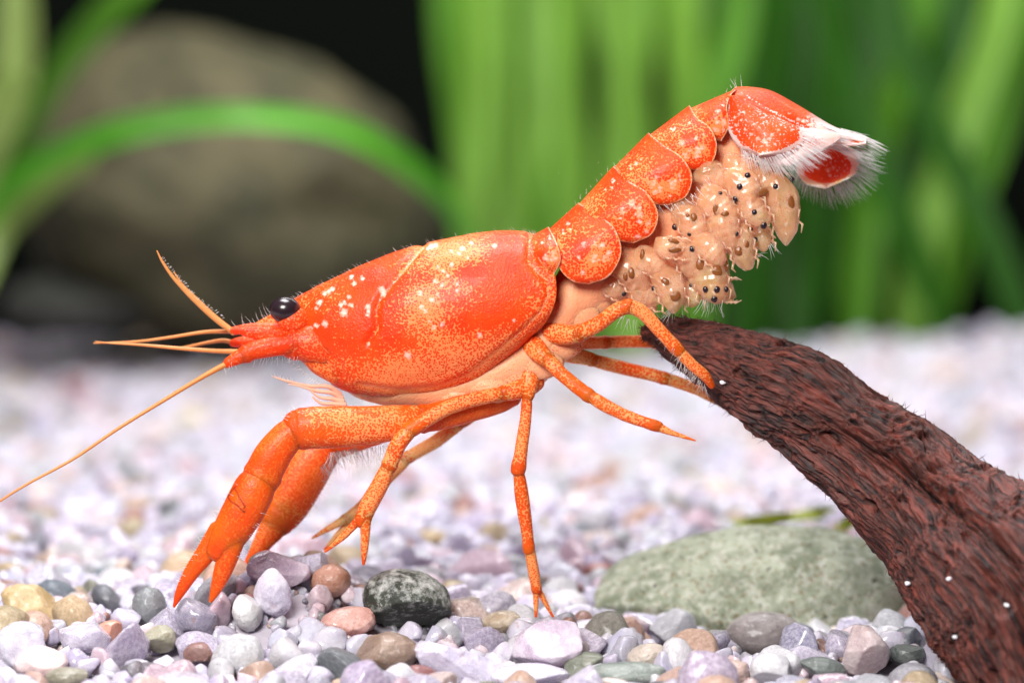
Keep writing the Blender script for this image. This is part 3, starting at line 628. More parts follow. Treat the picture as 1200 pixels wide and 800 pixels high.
# tail segments: plates with side lobes, each overlapping the next
def poly_u(L, n):
    L = np.array(L, float); d = np.concatenate([[0], np.cumsum(np.hypot(*np.diff(L, axis=0).T))]); s = np.linspace(0, d[-1], n)
    Q = crom(L, 200); dq = np.concatenate([[0], np.cumsum(np.hypot(*np.diff(Q, axis=0).T))]); s = np.linspace(0, dq[-1], n)
    return np.stack([np.interp(s, dq, Q[:, 0]), np.interp(s, dq, Q[:, 1])], -1)
def plate(L, R, yfun, nu=70, nv=44, bulge=.0, rim=.02):
    """side plate between two outline curves; returns world grid, px, py, distance to the outline"""
    A, B_ = poly_u(L, nu), poly_u(R, nu); v = np.linspace(0, 1, nv)
    Q = A[:, None]*(1-v)[None, :, None]+B_[:, None]*v[None, :, None]
    u = np.linspace(0, 1, nu)[:, None]; y = yfun(u, v[None, :])-bulge*np.sin(math.pi*v)[None]*np.sin(math.pi*np.clip(u, 0, 1))
    edge = polydist(Q[..., 0], Q[..., 1], B_)
    edge = np.minimum(edge, polydist(Q[..., 0], Q[..., 1], A[nu//2:]))
    return at(Q[..., 0], Q[..., 1], y), Q[..., 0], Q[..., 1], edge, y
segs = [([(622, 277), (626, 292), (634, 308), (646, 322)], [(643, 268), (652, 284), (657, 304), (650, 320), (646, 323)], 76, (645, 305)),
        ([(641, 271), (646, 285), (651, 300), (658, 318), (672, 330), (690, 333)], [(678, 240), (701, 253), (720, 268), (728, 296), (714, 323), (690, 333)], 74, (689, 296)),
        ([(676, 242), (690, 252), (704, 260), (714, 272), (726, 282), (742, 285)], [(719, 197), (737, 213), (758, 226), (771, 250), (764, 274), (742, 285)], 69, (740, 252)),
        ([(717, 199), (735, 212), (746, 220), (755, 231), (767, 239), (782, 241)], [(760, 158), (777, 171), (798, 184), (811, 206), (804, 230), (782, 241)], 64, (779, 211)),
        ([(759, 160), (775, 171), (785, 178), (793, 189), (803, 198), (815, 200)], [(808, 126), (817, 139), (832, 150), (840, 170), (834, 191), (815, 200)], 58, (812, 172)),
        ([(807, 128), (812, 140), (822, 150), (832, 160), (845, 166)], [(866, 103), (857, 111), (852, 125), (854, 148), (845, 166)], 50, (842, 132))]
SR = np.random.default_rng(77)
for k, (L, R, W, cc) in enumerate(segs):
    def yf(u, v, W=W):
        u0 = .5; a = np.sqrt(np.clip(1-(1-np.minimum(u, u0)/u0)**2, 0, 1)); b = 1-.13*np.clip((u-u0)/(1-u0), 0, 1)**2
        return -W*PX*a**.9*b-.022*v*a
    V, px, py, ed, y = plate(L, R, yf, 80, 50, .02)
    if k < 5: V[..., 2] += .012*np.repeat(np.linspace(0, 1, 50)[None], 80, 0)*np.exp(-np.linspace(0, 1, 80)*6)[:, None]
    rim = np.exp(-(ed/1.5)**2)
    ccx, ccy = cc; dc = np.hypot(px-ccx, py-ccy)
    dens = .58+.40*np.exp(-(((px-ccx+6)/13)**2+((py-ccy+8)/11)**2))+.25*sstep(ccy-py, 14, 40)
    white = np.zeros_like(px)
    for q in range(9):
        a, rr = SR.uniform(0, 6.28), SR.uniform(5, 24); sx, sy = ccx+rr*math.cos(a)+3, ccy+rr*math.sin(a)*.9+6
        white = np.maximum(white, SR.uniform(.6, 1)*np.exp(-((px-sx)**2+(py-sy)**2)/SR.uniform(1.6, 4.2)**2))
    for q in range(5):
        f = SR.uniform(.3, .9); sx = L[0][0]+(R[0][0]-L[0][0])*f+6; sy = L[0][1]+(R[0][1]-L[0][1])*f+SR.uniform(6, 16)
        white = np.maximum(white, .95*np.exp(-((px-sx)**2+(py-sy)**2)/SR.uniform(1.2, 2)**2))
    for q in range(4):
        a, rr = SR.uniform(0, 6.28), SR.uniform(4, 20); sx, sy = ccx+rr*math.cos(a)+2, ccy+rr*math.sin(a)+4
        white = np.maximum(white, .62*np.exp(-((px-sx)**2+(py-sy)**2)/SR.uniform(3.5, 6.5)**2)); dens = dens-.3*np.exp(-((px-sx)**2+(py-sy)**2)/8**2)
    white = np.maximum(white*(ed > 3), .6*rim); dens = dens-.4*rim+.2*np.exp(-((ed-4)/2)**2)
    if k == 0: white = np.maximum(white, .9*np.exp(-(((px-640)/5)**2+((py-302)/5)**2)))
    for sgn in (1, -1):
        VV = V.copy(); VV[..., 1] = VV[..., 1]*sgn
        if sgn < 0:                                   # mirrored half, moved through the middle plane
            VV = at(px, py, -y); VV[..., 1] = -y
        nu, nv = px.shape; inner = VV.copy(); inner[..., 1] += sgn*.03
        A = dict(ca=RED, cb=PALE, dens=dens.ravel(), white=white.ravel(), dark=np.zeros(px.size)); g.add(VV, grid_faces(nu, nv), **A)
        loop = [(i, nv-1) for i in range(nu)]+[(i, 0) for i in range(nu-1, nu//2, -1)]; li = np.array(loop)
        e = np.concatenate([VV[li[:, 0], li[:, 1]], inner[li[:, 0], li[:, 1]]]); m = len(li)
        g.add(e, np.array([[q, q+1, m+q+1, m+q] for q in range(m-1)]), ca=RED, cb=PALE, dens=np.full(2*m, .2), white=np.full(2*m, .5), dark=np.zeros(2*m))
body = obj('body', g, SHELL, cray)

# tail fan
def fan_part(name, L, R, yfun, redmask, parent, mat=SHELL, whites=(), nu=70, nv=40, bulge=.02, redness=.95):
    gg = Geo(); V, px, py, ed, y = plate(L, R, yfun, nu, nv, bulge)
    rm = redmask(px, py)
    white = np.zeros_like(px)
    for sx, sy, rr in whites: white = np.maximum(white, .85*np.exp(-((px-sx)**2+(py-sy)**2)/(rr*.75)**2))
    A = dict(ca=np.array((.76, .045, .006)), cb=np.array((.78, .48, .44)), dens=(redness*rm).ravel()-.1*(1-rm).ravel(), white=white.ravel(), dark=np.zeros(px.size))
    Vb = V.copy(); Vb[..., 1] += .018; Vb[..., 2] -= .008
    gg.add(V, grid_faces(nu, nv), **A); gg.add(Vb, grid_faces(nu, nv)[:, ::-1], **A)
    loop = np.array([(i, nv-1) for i in range(nu)]+[(nu-1, j) for j in range(nv-2, -1, -1)]+[(i, 0) for i in range(nu-2, -1, -1)]+[(0, j) for j in range(1, nv)]); m = len(loop)
    gg.add(np.concatenate([V[loop[:, 0], loop[:, 1]], Vb[loop[:, 0], loop[:, 1]]]), np.array([[q, (q+1) % m, m+(q+1) % m, m+q] for q in range(m)]), ca=np.array((.8, .3, .2)), cb=np.array((.86, .60, .55)), dens=np.zeros(2*m), white=np.full(2*m, .1), dark=np.zeros(2*m))
    return obj(name, gg, mat, parent)
fan = bpy.data.objects.new('tail_fan', None); col.objects.link(fan); fan.parent = cray; ORG[fan.name] = ORG[cray.name]
tl = lambda x, y_: sstep(x+.6*(y_-130), 985, 935)*(1-.4*np.exp(-(polydist(x, y_, [(868, 108), (900, 128), (938, 147)])/1.6)**2))
tw_ = [(935, 140, 4), (942, 142, 4), (951, 146, 4), (947, 137, 3), (958, 146, 3), (925, 133, 2.5)]
tel_L = [(862, 102), (880, 102), (905, 107), (940, 126), (975, 147), (1012, 162)]; tel_R = [(851, 113), (866, 118), (896, 134), (936, 152), (972, 160), (1012, 166)]
fan_part('telson', tel_L, tel_R, lambda u, v: -.30*np.sqrt(np.clip(1-(1-v)**2, 0, 1))*np.minimum(1, .5+u*1.2)*(1-.35*u), tl, fan, whites=tw_)
fan_part('telson', tel_L, tel_R, lambda u, v: .03+.30*np.sqrt(np.clip(1-(1-v)**2, 0, 1))*np.minimum(1, .5+u*1.2)*(1-.35*u), tl, fan, whites=tw_)
fan_part('telson_tip', [(960, 150), (985, 156), (1015, 163)], [(960, 160), (985, 170), (1015, 168)], lambda u, v: -.12-.1*v+0*u, lambda x, y_: np.exp(-(((x-1003)/13)**2+((y_-165)/4)**2)*1.2), fan)
ru = lambda x, y_: np.clip(sstep(polydist(x, y_, [(852, 118), (852, 150), (868, 172), (890, 182), (918, 178), (938, 166), (940, 152)]), 0, 4), 0, 1)*.95
up_L = [(852, 112), (851, 130), (853, 150), (866, 171), (890, 182)]; up_R = [(862, 112), (895, 130), (938, 151), (940, 166), (920, 179), (890, 182)]
uw = [(861, 138, 3), (866, 134, 3), (872, 131, 2.5), (863, 147, 3.5), (873, 152, 3), (880, 158, 3.5), (888, 162, 4), (896, 166, 5), (902, 163, 4), (905, 158, 3), (899, 170, 4), (912, 152, 2.5), (884, 145, 2.5), (868, 141, 2.5), (890, 150, 2)]
fan_part('uropod', up_L, up_R, lambda u, v: -.20-.24*u*(.6+.4*v)-.06*np.sin(math.pi*v), ru, fan, whites=uw, redness=.8)
# pale outer lobe of the near uropod and its fellow on the far side
mem = lambda x, y_: .9*np.exp(-(((x-955)/9)**2+((y_-166)/9)**2))
fan_part('uropod_membrane', [(925, 150), (905, 170), (888, 184), (905, 192), (925, 193)], [(938, 150), (962, 152), (985, 160), (962, 176), (925, 193)], lambda u, v: -.26-.10*u+0*v, mem, fan, redness=.7)
far_L = [(952, 168), (938, 180), (934, 198), (945, 214), (968, 220)]; far_R = [(956, 168), (985, 168), (1004, 180), (1003, 202), (968, 220)]
fan_part('uropod', far_L, far_R, lambda u, v: .26+.05*u-.04*np.sin(math.pi*v), lambda x, y_: sstep(np.hypot((x-969)/30, (y_-195)/20.5), 1.04, .92), fan, whites=[(962, 190, 5), (970, 200, 5), (958, 197, 4), (976, 196, 4), (966, 186, 3), (953, 192, 3), (972, 205, 3)], redness=.85)
def fringe(name, line, d0, d1, L0, L1, y0, y1, n, r=.0021, seed=0, mat=FRINGE):
    P2 = poly_u(line, n); t = np.linspace(0, 1, n)[:, None]; R = np.random.default_rng(seed+50)
    d = np.array(d0)[None]*(1-t)+np.array(d1)[None]*t; root = at(P2[:, 0]+R.normal(0, 1, n), P2[:, 1]+R.normal(0, 1, n), (y0+(y1-y0)*t[:, 0]+R.normal(0, .01, n)))
    d3 = np.stack([d[:, 0], R.normal(0, .15, n)-.1, -d[:, 1]], -1); L = (L0+(L1-L0)*t[:, 0])*PX*(1+.0*R.random(n))
    V, Fq = hairs(root, d3, L, r, .05, seed, .06); gg = Geo(); gg.add(V, Fq); return tag(obj(name, gg, mat, fan), kind='stuff')
fringe('fringe', [(940, 156), (938, 168), (920, 180), (892, 184), (868, 174)], (1, .45), (.1, 1), 36, 20, -.42, -.40, 130, seed=1)
fringe('fringe', [(955, 172), (935, 186), (915, 194), (892, 186)], (.9, .45), (.3, .9), 24, 16, -.34, -.36, 90, seed=2)
fringe('fringe', [(985, 152), (1010, 160), (1016, 166), (1000, 172), (970, 170)], (1, .35), (.8, .6), 30, 24, -.05, -.15, 130, seed=3)
fringe('fringe', [(1000, 176), (1005, 190), (998, 208), (970, 221), (945, 214), (935, 200)], (1, .25), (-.4, 1), 36, 18, .28, .30, 170, seed=4)
fringe('fringe', [(1000, 178), (1004, 192), (996, 208), (970, 219)], (1, .4), (.2, 1), 32, 26, .28, .30, 90, seed=5)

# legs: each joint a slightly waisted tube, all joints of a leg in one mesh
fringe('fringe', [(934, 148), (944, 160), (934, 180), (915, 188)], (1, .3), (.7, .7), 38, 22, -.40, -.42, 70, seed=6)
fringe('fringe', [(955, 143), (968, 150), (966, 162)], (1, .38), (1, .3), 50, 44, -.16, -.24, 70, seed=7)
# walking limbs
def limb(gg, pts, n=18, flat=.9, dens0=.35, dens1=.75, ca=ORANGE, cb=LPALE, steps=26, swell=.16, darkline=None, white=0., seed=0):
    """pts: rows (px, py, y, r px); the first and last rows are joints"""
    A = crom(np.array(pts, float), steps); P = at(A[:, 0], A[:, 1], A[:, 2]); r = A[:, 3]*PX*(D+A[:, 2])/D
    s = np.linspace(0, 1, steps); r = r*(1-swell*np.exp(-(s/.07)**2)+swell*.7*np.exp(-((s-.93)/.06)**2))
    G, sv = tube(P, r, n, flat)
    nn = grid_normals(G, True); G = G+nn*(.0035*fbm(G*14, 2, seed))[..., None]
    q = np.exp(-((sv-.93)/.10)**2)+.6*np.exp(-((sv-.05)/.08)**2); dens = dens0+.06+(dens1-dens0)*np.clip(q+.6*sstep(fbm(G*6+seed, 2, seed), .05, .5), 0, 1)
    gx, gy = proj(G)
    dark = np.zeros_like(dens)
    if darkline is not None: dark = .85*np.exp(-(polydist(gx, gy, darkline)/1.1)**2)*(G[..., 1] < P[:, 1].mean())
    wh = .55*np.exp(-((sv-.995)/.012)**2)+white*0
    gg.add(G, grid_faces(len(G), n, True), ca=ca, cb=cb, dens=dens.ravel(), white=wh.ravel(), dark=dark.ravel())
    return G
def bristles(parent, spec, seed=0, r=.0016, mat=HAIR):
    """spec rows: ((x0,y0),(x1,y1), y, dir, length px, count)"""
    R = np.random.default_rng(seed); ro, di, le = [], [], []
    for line, y, d, L, n in spec:
        Q = poly_u(line, n); ro.append(at(Q[:, 0]+R.normal(0, 1, n), Q[:, 1]+R.normal(0, 1, n), y+R.normal(0, .04, n)))
        di.append(np.stack([np.full(n, d[0])+R.normal(0, .2, n), R.normal(0, .35, n), np.full(n, -d[1])+R.normal(0, .2, n)], -1)); le.append(np.full(n, L*PX))
    V, Fq = hairs(np.vstack(ro), np.vstack(di), np.concatenate(le), r, .25, seed); gg = Geo(); gg.add(V, Fq)
    return tag(obj('bristles', gg, mat, parent), kind='stuff')
def limb_obj(name, parts, label=None, **k):
    gg = Geo()
    for i, p in enumerate(parts):
        kw = dict(k); 
        if isinstance(p, dict): kw.update(p); p = kw.pop('p')
        if name == 'walking_leg': p = [(a, b, c_, d*.77) for a, b, c_, d in p]
        limb(gg, p, seed=i*7+len(name), **kw)
    o = obj(name, gg, SHELL, cray)
    if label: o['label'] = label
    return o
CL = np.array((.80, .060, .004)); CLB = np.array((.86, .145, .018))
# far claw first, then near claw
limb_obj('claw', [[(560, 470, .25, 14), (480, 490, .3, 18), (410, 512, .34, 20), (385, 520, .35, 19)],
    dict(p=[(388, 514, .35, 22), (366, 538, .34, 28), (348, 568, .32, 29), (334, 594, .3, 26), (324, 610, .28, 21)], n=40, steps=60, swell=.05),
    dict(p=[(334, 594, .28, 20), (318, 620, .26, 16), (304, 640, .24, 10), (289, 658, .22, 3)], n=24, swell=.0),
    dict(p=[(332, 604, .36, 14), (318, 628, .36, 9), (308, 648, .36, 3)], n=20, swell=0)], ca=CL, cb=np.array((.88, .20, .04)), dens0=.5, dens1=.85, flat=.8)
near_claw = limb_obj('claw', [[(600, 462, -.12, 17), (560, 474, -.2, 18), (515, 487, -.26, 17), (490, 491, -.28, 16)],
    dict(p=[(498, 488, -.28, 15), (470, 494, -.31, 20), (420, 499, -.35, 23.5), (370, 501, -.38, 25), (348, 503, -.38, 23)], n=44, steps=70, dens0=.42, cb=LPALE, swell=.08),
    dict(p=[(350, 503, -.39, 18), (334, 515, -.4, 20), (318, 536, -.41, 22), (305, 562, -.41, 22)], n=40, steps=50, swell=.1),
    dict(p=[(306, 558, -.42, 20), (298, 573, -.43, 24.5), (285, 598, -.44, 24.5), (270, 624, -.44, 22), (256, 646, -.44, 16)], n=70, steps=110, dens0=.62, dens1=.95, swell=.04, darkline=[(276, 570), (272, 574), (267, 582), (270, 587), (277, 591), (286, 600), (287, 593), (281, 583), (278, 577), (274, 571)]),
    dict(p=[(258, 622, -.42, 14), (241, 648, -.42, 12), (226, 668, -.42, 9.5), (213, 690, -.42, 6.5), (204, 710, -.42, 2.2)], n=28, steps=50, swell=.0),
    dict(p=[(278, 618, -.45, 15), (268, 648, -.46, 13), (260, 672, -.46, 10.5), (253, 690, -.46, 7), (247, 704, -.46, 2.5)], n=28, steps=50, swell=.0)],
    ca=CL, cb=CLB, dens0=.55, dens1=.9, flat=.82)
bristles(near_claw, [([(470, 516), (430, 526), (385, 530)], -.33, (.1, 1), 26, 110), ([(420, 524), (395, 530), (375, 548)], -.1, (.6, 1), 22, 80), ([(300, 550), (262, 600), (232, 650)], -.42, (-1, -.3), 13, 40),
    ([(305, 600), (290, 630), (275, 655)], -.44, (1, .3), 12, 26), ([(345, 480), (320, 515), (300, 548)], -.4, (-1, -.5), 10, 22), ([(385, 545), (370, 585), (345, 615)], .25, (1, .3), 14, 30), ([(228, 650), (212, 680)], -.42, (-1, -.2), 8, 10)], 3)
# walking legs
limb_obj('walking_leg', [[(600, 462, .25, 13), (575, 474, .3, 11), (540, 495, .33, 9)], [(545, 492, .33, 9), (510, 517, .35, 10.5), (474, 538, .36, 9)], [(480, 535, .36, 8), (455, 560, .34, 9), (432, 584, .32, 9)],
    [(436, 580, .32, 9), (420, 598, .3, 10), (402, 610, .28, 8)], dict(p=[(408, 606, .28, 7), (390, 616, .26, 5.5), (366, 630, .24, 2)], swell=0), dict(p=[(410, 612, .3, 6), (396, 626, .3, 5), (380, 644, .3, 2)], swell=0)], ca=ORANGE, cb=np.array((.80, .42, .16)), dens0=.25, dens1=.6)
limb_obj('walking_leg', [[(628, 446, -.18, 19), (605, 457, -.24, 15), (588, 461, -.27, 11)], [(592, 460, -.27, 11), (555, 468, -.32, 11.5), (520, 480, -.36, 11.5), (478, 505, -.4, 12)], [(482, 502, -.4, 12), (466, 522, -.42, 13), (455, 548, -.43, 12)],
    [(457, 543, -.43, 12), (444, 570, -.43, 13.5), (430, 596, -.43, 14), (424, 612, -.43, 11)], dict(p=[(429, 602, -.44, 9), (428, 628, -.45, 7), (427, 645, -.45, 5.5), (426, 661, -.45, 2)], swell=0),
    dict(p=[(424, 604, -.42, 8), (412, 618, -.42, 6.5), (398, 632, -.42, 5), (381, 646, -.42, 2)], swell=0)], dens0=.4, dens1=.85)
limb_obj('walking_leg', [[(622, 432, -.2, 17), (620, 452, -.24, 14), (618, 466, -.25, 9)], [(618, 460, -.25, 8), (616, 490, -.26, 9), (612, 520, -.27, 10), (607, 552, -.27, 11)], [(607, 548, -.27, 9), (612, 585, -.24, 11), (617, 620, -.21, 9.5), (620, 645, -.19, 9)],
    [(620, 640, -.19, 8.5), (625, 668, -.17, 9), (629, 692, -.15, 7.5)], dict(p=[(628, 688, -.15, 5), (628, 706, -.15, 4), (628, 722, -.15, 1.8)], swell=0), dict(p=[(630, 688, -.14, 5), (638, 704, -.12, 4), (648, 722, -.11, 1.8)], swell=0)], dens0=.38, dens1=.8)
limb_obj('walking_leg', [[(622, 402, -.22, 19), (634, 415, -.3, 15), (645, 424, -.33, 11)], [(640, 419, -.33, 11.5), (656, 436, -.37, 11), (676, 453, -.4, 10.5), (692, 465, -.42, 10.5)], [(688, 462, -.42, 10.5), (715, 478, -.45, 10), (742, 490, -.47, 9), (772, 500, -.48, 8)],
    dict(p=[(768, 498, -.48, 8), (785, 506, -.49, 5), (800, 511, -.5, 3.2), (815, 516, -.51, 1.2)], swell=.03)], dens0=.45, dens1=.9)
leg5 = limb_obj('walking_leg', [[(640, 388, -.2, 20), (662, 392, -.28, 16), (682, 390, -.33, 13)], [(676, 392, -.33, 13), (700, 380, -.37, 12), (722, 364, -.4, 11.5), (738, 358, -.41, 11)], [(732, 358, -.41, 11), (752, 365, -.41, 11), (772, 386, -.4, 10.5), (796, 412, -.39, 10)],
    dict(p=[(792, 408, -.39, 9.5), (812, 428, -.38, 9), (826, 440, -.36, 8.5), (834, 452, -.33, 5)], swell=.05)], dens0=.4, dens1=.8)
bristles(leg5, [([(795, 420), (815, 440), (828, 455)], -.37, (-.3, 1), 14, 46), ([(775, 395), (800, 420)], -.39, (-.6, 1), 9, 14), ([(728, 370), (745, 375)], -.41, (-.3, 1), 18, 12)], 5)
limb_obj('walking_leg', [[(655, 412, .1, 15), (680, 418, .18, 12), (695, 422, .2, 10)], [(690, 421, .2, 10), (725, 430, .24, 10.5), (760, 438, .26, 10), (782, 444, .27, 9.5)], [(776, 442, .27, 9.5), (812, 454, .28, 9), (842, 468, .28, 8.5)],
    dict(p=[(838, 466, .28, 8), (862, 483, .27, 6), (884, 498, .25, 2.5)], swell=.03)], dens0=.35, dens1=.7, cb=np.array((.84, .40, .14)))
limb_obj('walking_leg', [[(660, 396, .15, 14), (690, 401, .22, 11), (712, 401, .24, 9.5)], [(708, 401, .24, 9.5), (735, 400, .27, 9.5), (762, 400, .3, 9)], dict(p=[(758, 400, .3, 8), (790, 412, .32, 7), (812, 428, .33, 4)], swell=.03)], dens0=.35, dens1=.7)
# joints at the leg roots
gg = Geo()
for i, (x, y_, yy, r_) in enumerate(((600, 440, -.2, 22), (632, 425, -.22, 22), (652, 402, -.2, 24), (672, 370, -.18, 24), (690, 352, -.16, 20), (575, 455, -.22, 20), (540, 468, -.2, 18))):
    V = ICO[4][0]*np.array([r_*1.3, r_*.5, r_*.9])*PX; V = V*(1+.1*fbm(ICO[4][0]*2+i, 2, i)[:, None])+at(x, y_, yy)
    gg.add(V, ICO[4][1], ca=ORANGE, cb=FLESH, dens=.2+.4*sstep(fbm(V*7, 2, i), .0, .5), white=np.zeros(len(V)), dark=np.zeros(len(V)))
obj('leg_roots', gg, SHELL, cray)

# head: eyes, feelers, scales, mouthparts
for sg in (1, -1):
    c = at(334, 363, -.17*sg) if sg > 0 else at(336, 365, .155)
    gg = Geo(); V = ICO[4][0]*np.array([18.5, 17, 15.5])*PX; gg.add(V+c, ICO[4][1]); e = obj('eye', gg, EYE, cray)
    gg = Geo(); V = ICO[4][0]*np.array([19, 16, 17])*PX; V = V*(1+.05*fbm(ICO[4][0]*3, 2, 3)[:, None])+(at(344, 376, -.165*sg)); gg.add(V, ICO[4][1], ca=RED, cb=np.array((.85, .2, .07)), dens=np.full(len(V), .6), white=np.zeros(len(V)), dark=np.zeros(len(V)))
    limb(gg, [(362, 385, -.12*sg, 16), (352, 380, -.12*sg, 17), (342, 372, -.14*sg, 14)], ca=RED, cb=np.array((.85, .2, .07)), dens0=.6, dens1=.9, n=24)
    obj('eye_stalk', gg, SHELL, cray)
HB = np.array((.84, .17, .06))
gg = Geo()
limb(gg, [(385, 405, -.12, 30), (362, 402, -.16, 24), (340, 403, -.18, 17)], ca=RED, cb=HB, dens0=.55, dens1=.8, n=30)
limb(gg, [(352, 402, -.2, 13), (325, 405, -.22, 12), (300, 410, -.23, 11), (286, 416, -.24, 10)], ca=RED, cb=HB, dens0=.65, dens1=.9, n=24)
limb(gg, [(290, 414, -.24, 9.5), (277, 420, -.25, 8), (266, 426, -.26, 5.5)], ca=RED, cb=HB, dens0=.65, dens1=.9, n=20)
limb(gg, [(395, 430, -.12, 20), (378, 424, -.14, 17), (362, 414, -.15, 13)], ca=RED, cb=PALE, dens0=.5, dens1=.7, n=24, swell=0)
obj('antenna_base', gg, SHELL, cray)
gg = Geo()
limb(gg, [(352, 396, -.16, 9), (325, 393, -.2, 9), (298, 390, -.21, 7), (270, 386, -.2, 2)], ca=RED, cb=HB, dens0=.55, dens1=.8, flat=.45, n=20, swell=0)
limb(gg, [(345, 388, -.08, 8), (315, 385, -.09, 7), (290, 385, -.1, 6), (272, 388, -.1, 4.5)], ca=RED, cb=HB, dens0=.6, dens1=.85, n=18)
obj('antennal_scale', gg, SHELL, cray)
gg = Geo()
limb(gg, [(350, 396, .18, 11), (320, 398, .2, 9), (290, 400, .22, 7), (272, 402, .22, 4)], ca=RED, cb=HB, dens0=.6, dens1=.85, n=18)
obj('antenna_base', gg, SHELL, cray)
def feeler(name, pts, rings=True):
    A = crom(np.array(pts, float), 220); P = at(A[:, 0], A[:, 1], A[:, 2]); r = A[:, 3]*PX*.82
    r = r*(1+.10*np.sin(np.arange(220)*1.9)*(1 if rings else 0)); G, s = tube(P, r, 10); gg = Geo(); gg.add(G, grid_faces(len(G), 10, True)); return obj(name, gg, ANT, cray)
feeler('antenna', [(270, 424, -.26, 4.6), (240, 440, -.28, 3.6), (200, 464, -.3, 3.0), (140, 501, -.34, 2.5), (85, 538, -.38, 2.2), (30, 568, -.42, 1.9), (-10, 594, -.45, 1.7), (-70, 640, -.5, 1.2)])
feeler('antennule', [(274, 390, -.1, 4.2), (250, 372, -.1, 3.6), (225, 349, -.1, 3.1), (203, 325, -.1, 2.5), (190, 306, -.1, 1.8), (184, 294, -.1, .9)])
feeler('antennule', [(274, 389, -.02, 3.8), (252, 371, 0, 3.2), (230, 350, .02, 2.5), (214, 334, .03, 1.8), (204, 319, .04, 1)])
feeler('antennule', [(272, 388, .06, 3.4), (240, 389, .1, 2.8), (200, 395, .12, 2.3), (160, 400, .15, 1.8), (110, 402, .18, .9)])
feeler('antennule', [(278, 412, .02, 3.8), (250, 411, .0, 3.3), (210, 408, 0, 2.8), (165, 404, .02, 2.0), (130, 402, .04, 1.2), (112, 400, .06, .8)])
feeler('antenna', [(276, 402, .22, 3.4), (262, 399, .24, 3.0), (245, 401, .26, 2.6), (220, 406, .28, 1.8), (205, 408, .3, .8)])
for k, pts in enumerate(([(398, 462, -.1, 4.5), (385, 453, -.14, 3.2), (362, 452, -.16, 2.4), (335, 446, -.17, 1.8), (320, 441, -.18, .9)], [(400, 466, -.12, 4.5), (388, 460, -.15, 3.2), (372, 458, -.16, 2.6), (350, 452, -.17, 1.4), (338, 450, -.17, .8)],
                         [(402, 470, -.14, 4), (388, 467, -.16, 3), (374, 465, -.17, 2.2), (362, 456, -.18, 1.2)], [(404, 474, -.15, 4), (390, 473, -.17, 3), (376, 472, -.18, 2.4), (366, 465, -.19, 1.2)])):
    o = feeler('mouthpart', pts, False); o.data.materials[0] = bpy.data.materials.get('pale_mouthpart') or simple('pale_mouthpart', (.85, .47, .33), .4, Subsurface_Weight=.3, Subsurface_Scale=.0006)
# bristles along the back, face and feelers
top = carV[:, 0]; tn = carN[:, 0]; R = np.random.default_rng(4); ii = R.integers(25, 270, 130); jj = R.integers(-14, 14, 130)
V, Fq = hairs(carV[ii, jj], carN[ii, jj]*.8+np.array([-.6, 0, .2]), .03, .0009, .3, 8); gg = Geo(); gg.add(V, Fq); tag(obj('bristles', gg, HAIR, cray), kind='stuff')
bristles(cray, [([(280, 386), (300, 378), (318, 368)], -.03, (-.5, -1), 15, 9), ([(300, 420), (330, 417), (355, 418)], -.2, (-.2, 1), 10, 22), ([(340, 420), (362, 440), (378, 452)], -.12, (-1, .4), 8, 22),
    ([(262, 372), (225, 340), (190, 300)], -.1, (-.9, .5), 3.5, 50), ([(320, 441), (345, 448)], -.17, (-.4, -1), 6, 16), ([(276, 424), (262, 432)], -.26, (.2, 1), 8, 8), ([(560, 285), (640, 275), (720, 195), (860, 103)], 0, (-.1, -1), 7, 40), ([(655, 205), (700, 190)], 0, (0, -1), 1, 2), ([(864, 104), (868, 104)], 0, (-.3, -1), 16, 4)], 9)
# swimmerets holding the brood
for k, pts in enumerate(([(735, 318, -.1, 13), (752, 342, -.12, 10), (765, 362, -.12, 5)], [(770, 285, -.1, 13), (792, 322, -.12, 11), (806, 345, -.12, 5)], [(800, 245, -.1, 13), (830, 285, -.12, 11), (848, 306, -.12, 5)], [(830, 205, -.1, 12), (862, 245, -.12, 11), (884, 272, -.12, 5)])):
    gg = Geo(); limb(gg, pts, ca=ORANGE, cb=np.array((.88, .5, .32)), dens0=.05, dens1=.3, n=20, flat=.6); obj('swimmeret', gg, SHELL, cray)

# ---------------------------------------------------------------- young clinging under the tail
brood = [(917, 243, 38, 18, 78, -.30), (870, 290, 26, 15, 80, -.32), (892, 276, 18, 11, 70, -.26), (833, 322, 33, 21, 82, -.30), (784, 338, 27, 16, 68, -.30), (786, 290, 19, 12, 8, -.36), (742, 322, 27, 18, 50, -.24), (756, 345, 22, 14, 20, -.22),
         (812, 265, 26, 17, 60, -.30), (842, 240, 26, 17, 40, -.33), (872, 222, 27, 17, 65, -.34), (850, 268, 26, 17, 75, -.34), (806, 302, 24, 16, 70, -.30), (895, 222, 26, 15, 85, -.28), (838, 208, 24, 15, 30, -.27), (884, 246, 22, 15, 60, -.36), (832, 292, 22, 15, 40, -.36),
         (764, 308, 22, 14, 30, -.28), (812, 344, 15, 11, 80, -.24), (800, 240, 20, 13, 60, -.24), (850, 340, 11, 14, 0, -.26), (868, 196, 22, 13, 20, -.22), (905, 205, 16, 12, 40, -.2), (718, 335, 18, 13, 30, -.2)]
eyes = [(876, 206), (867, 219), (844, 227), (862, 233), (884, 249), (909, 219), (928, 210), (879, 269), (863, 274), (885, 281), (895, 264), (791, 266), (808, 274), (811, 292), (749, 343), (766, 338), (731, 344), (810, 335), (827, 339), (840, 339), (851, 339), (837, 350)]
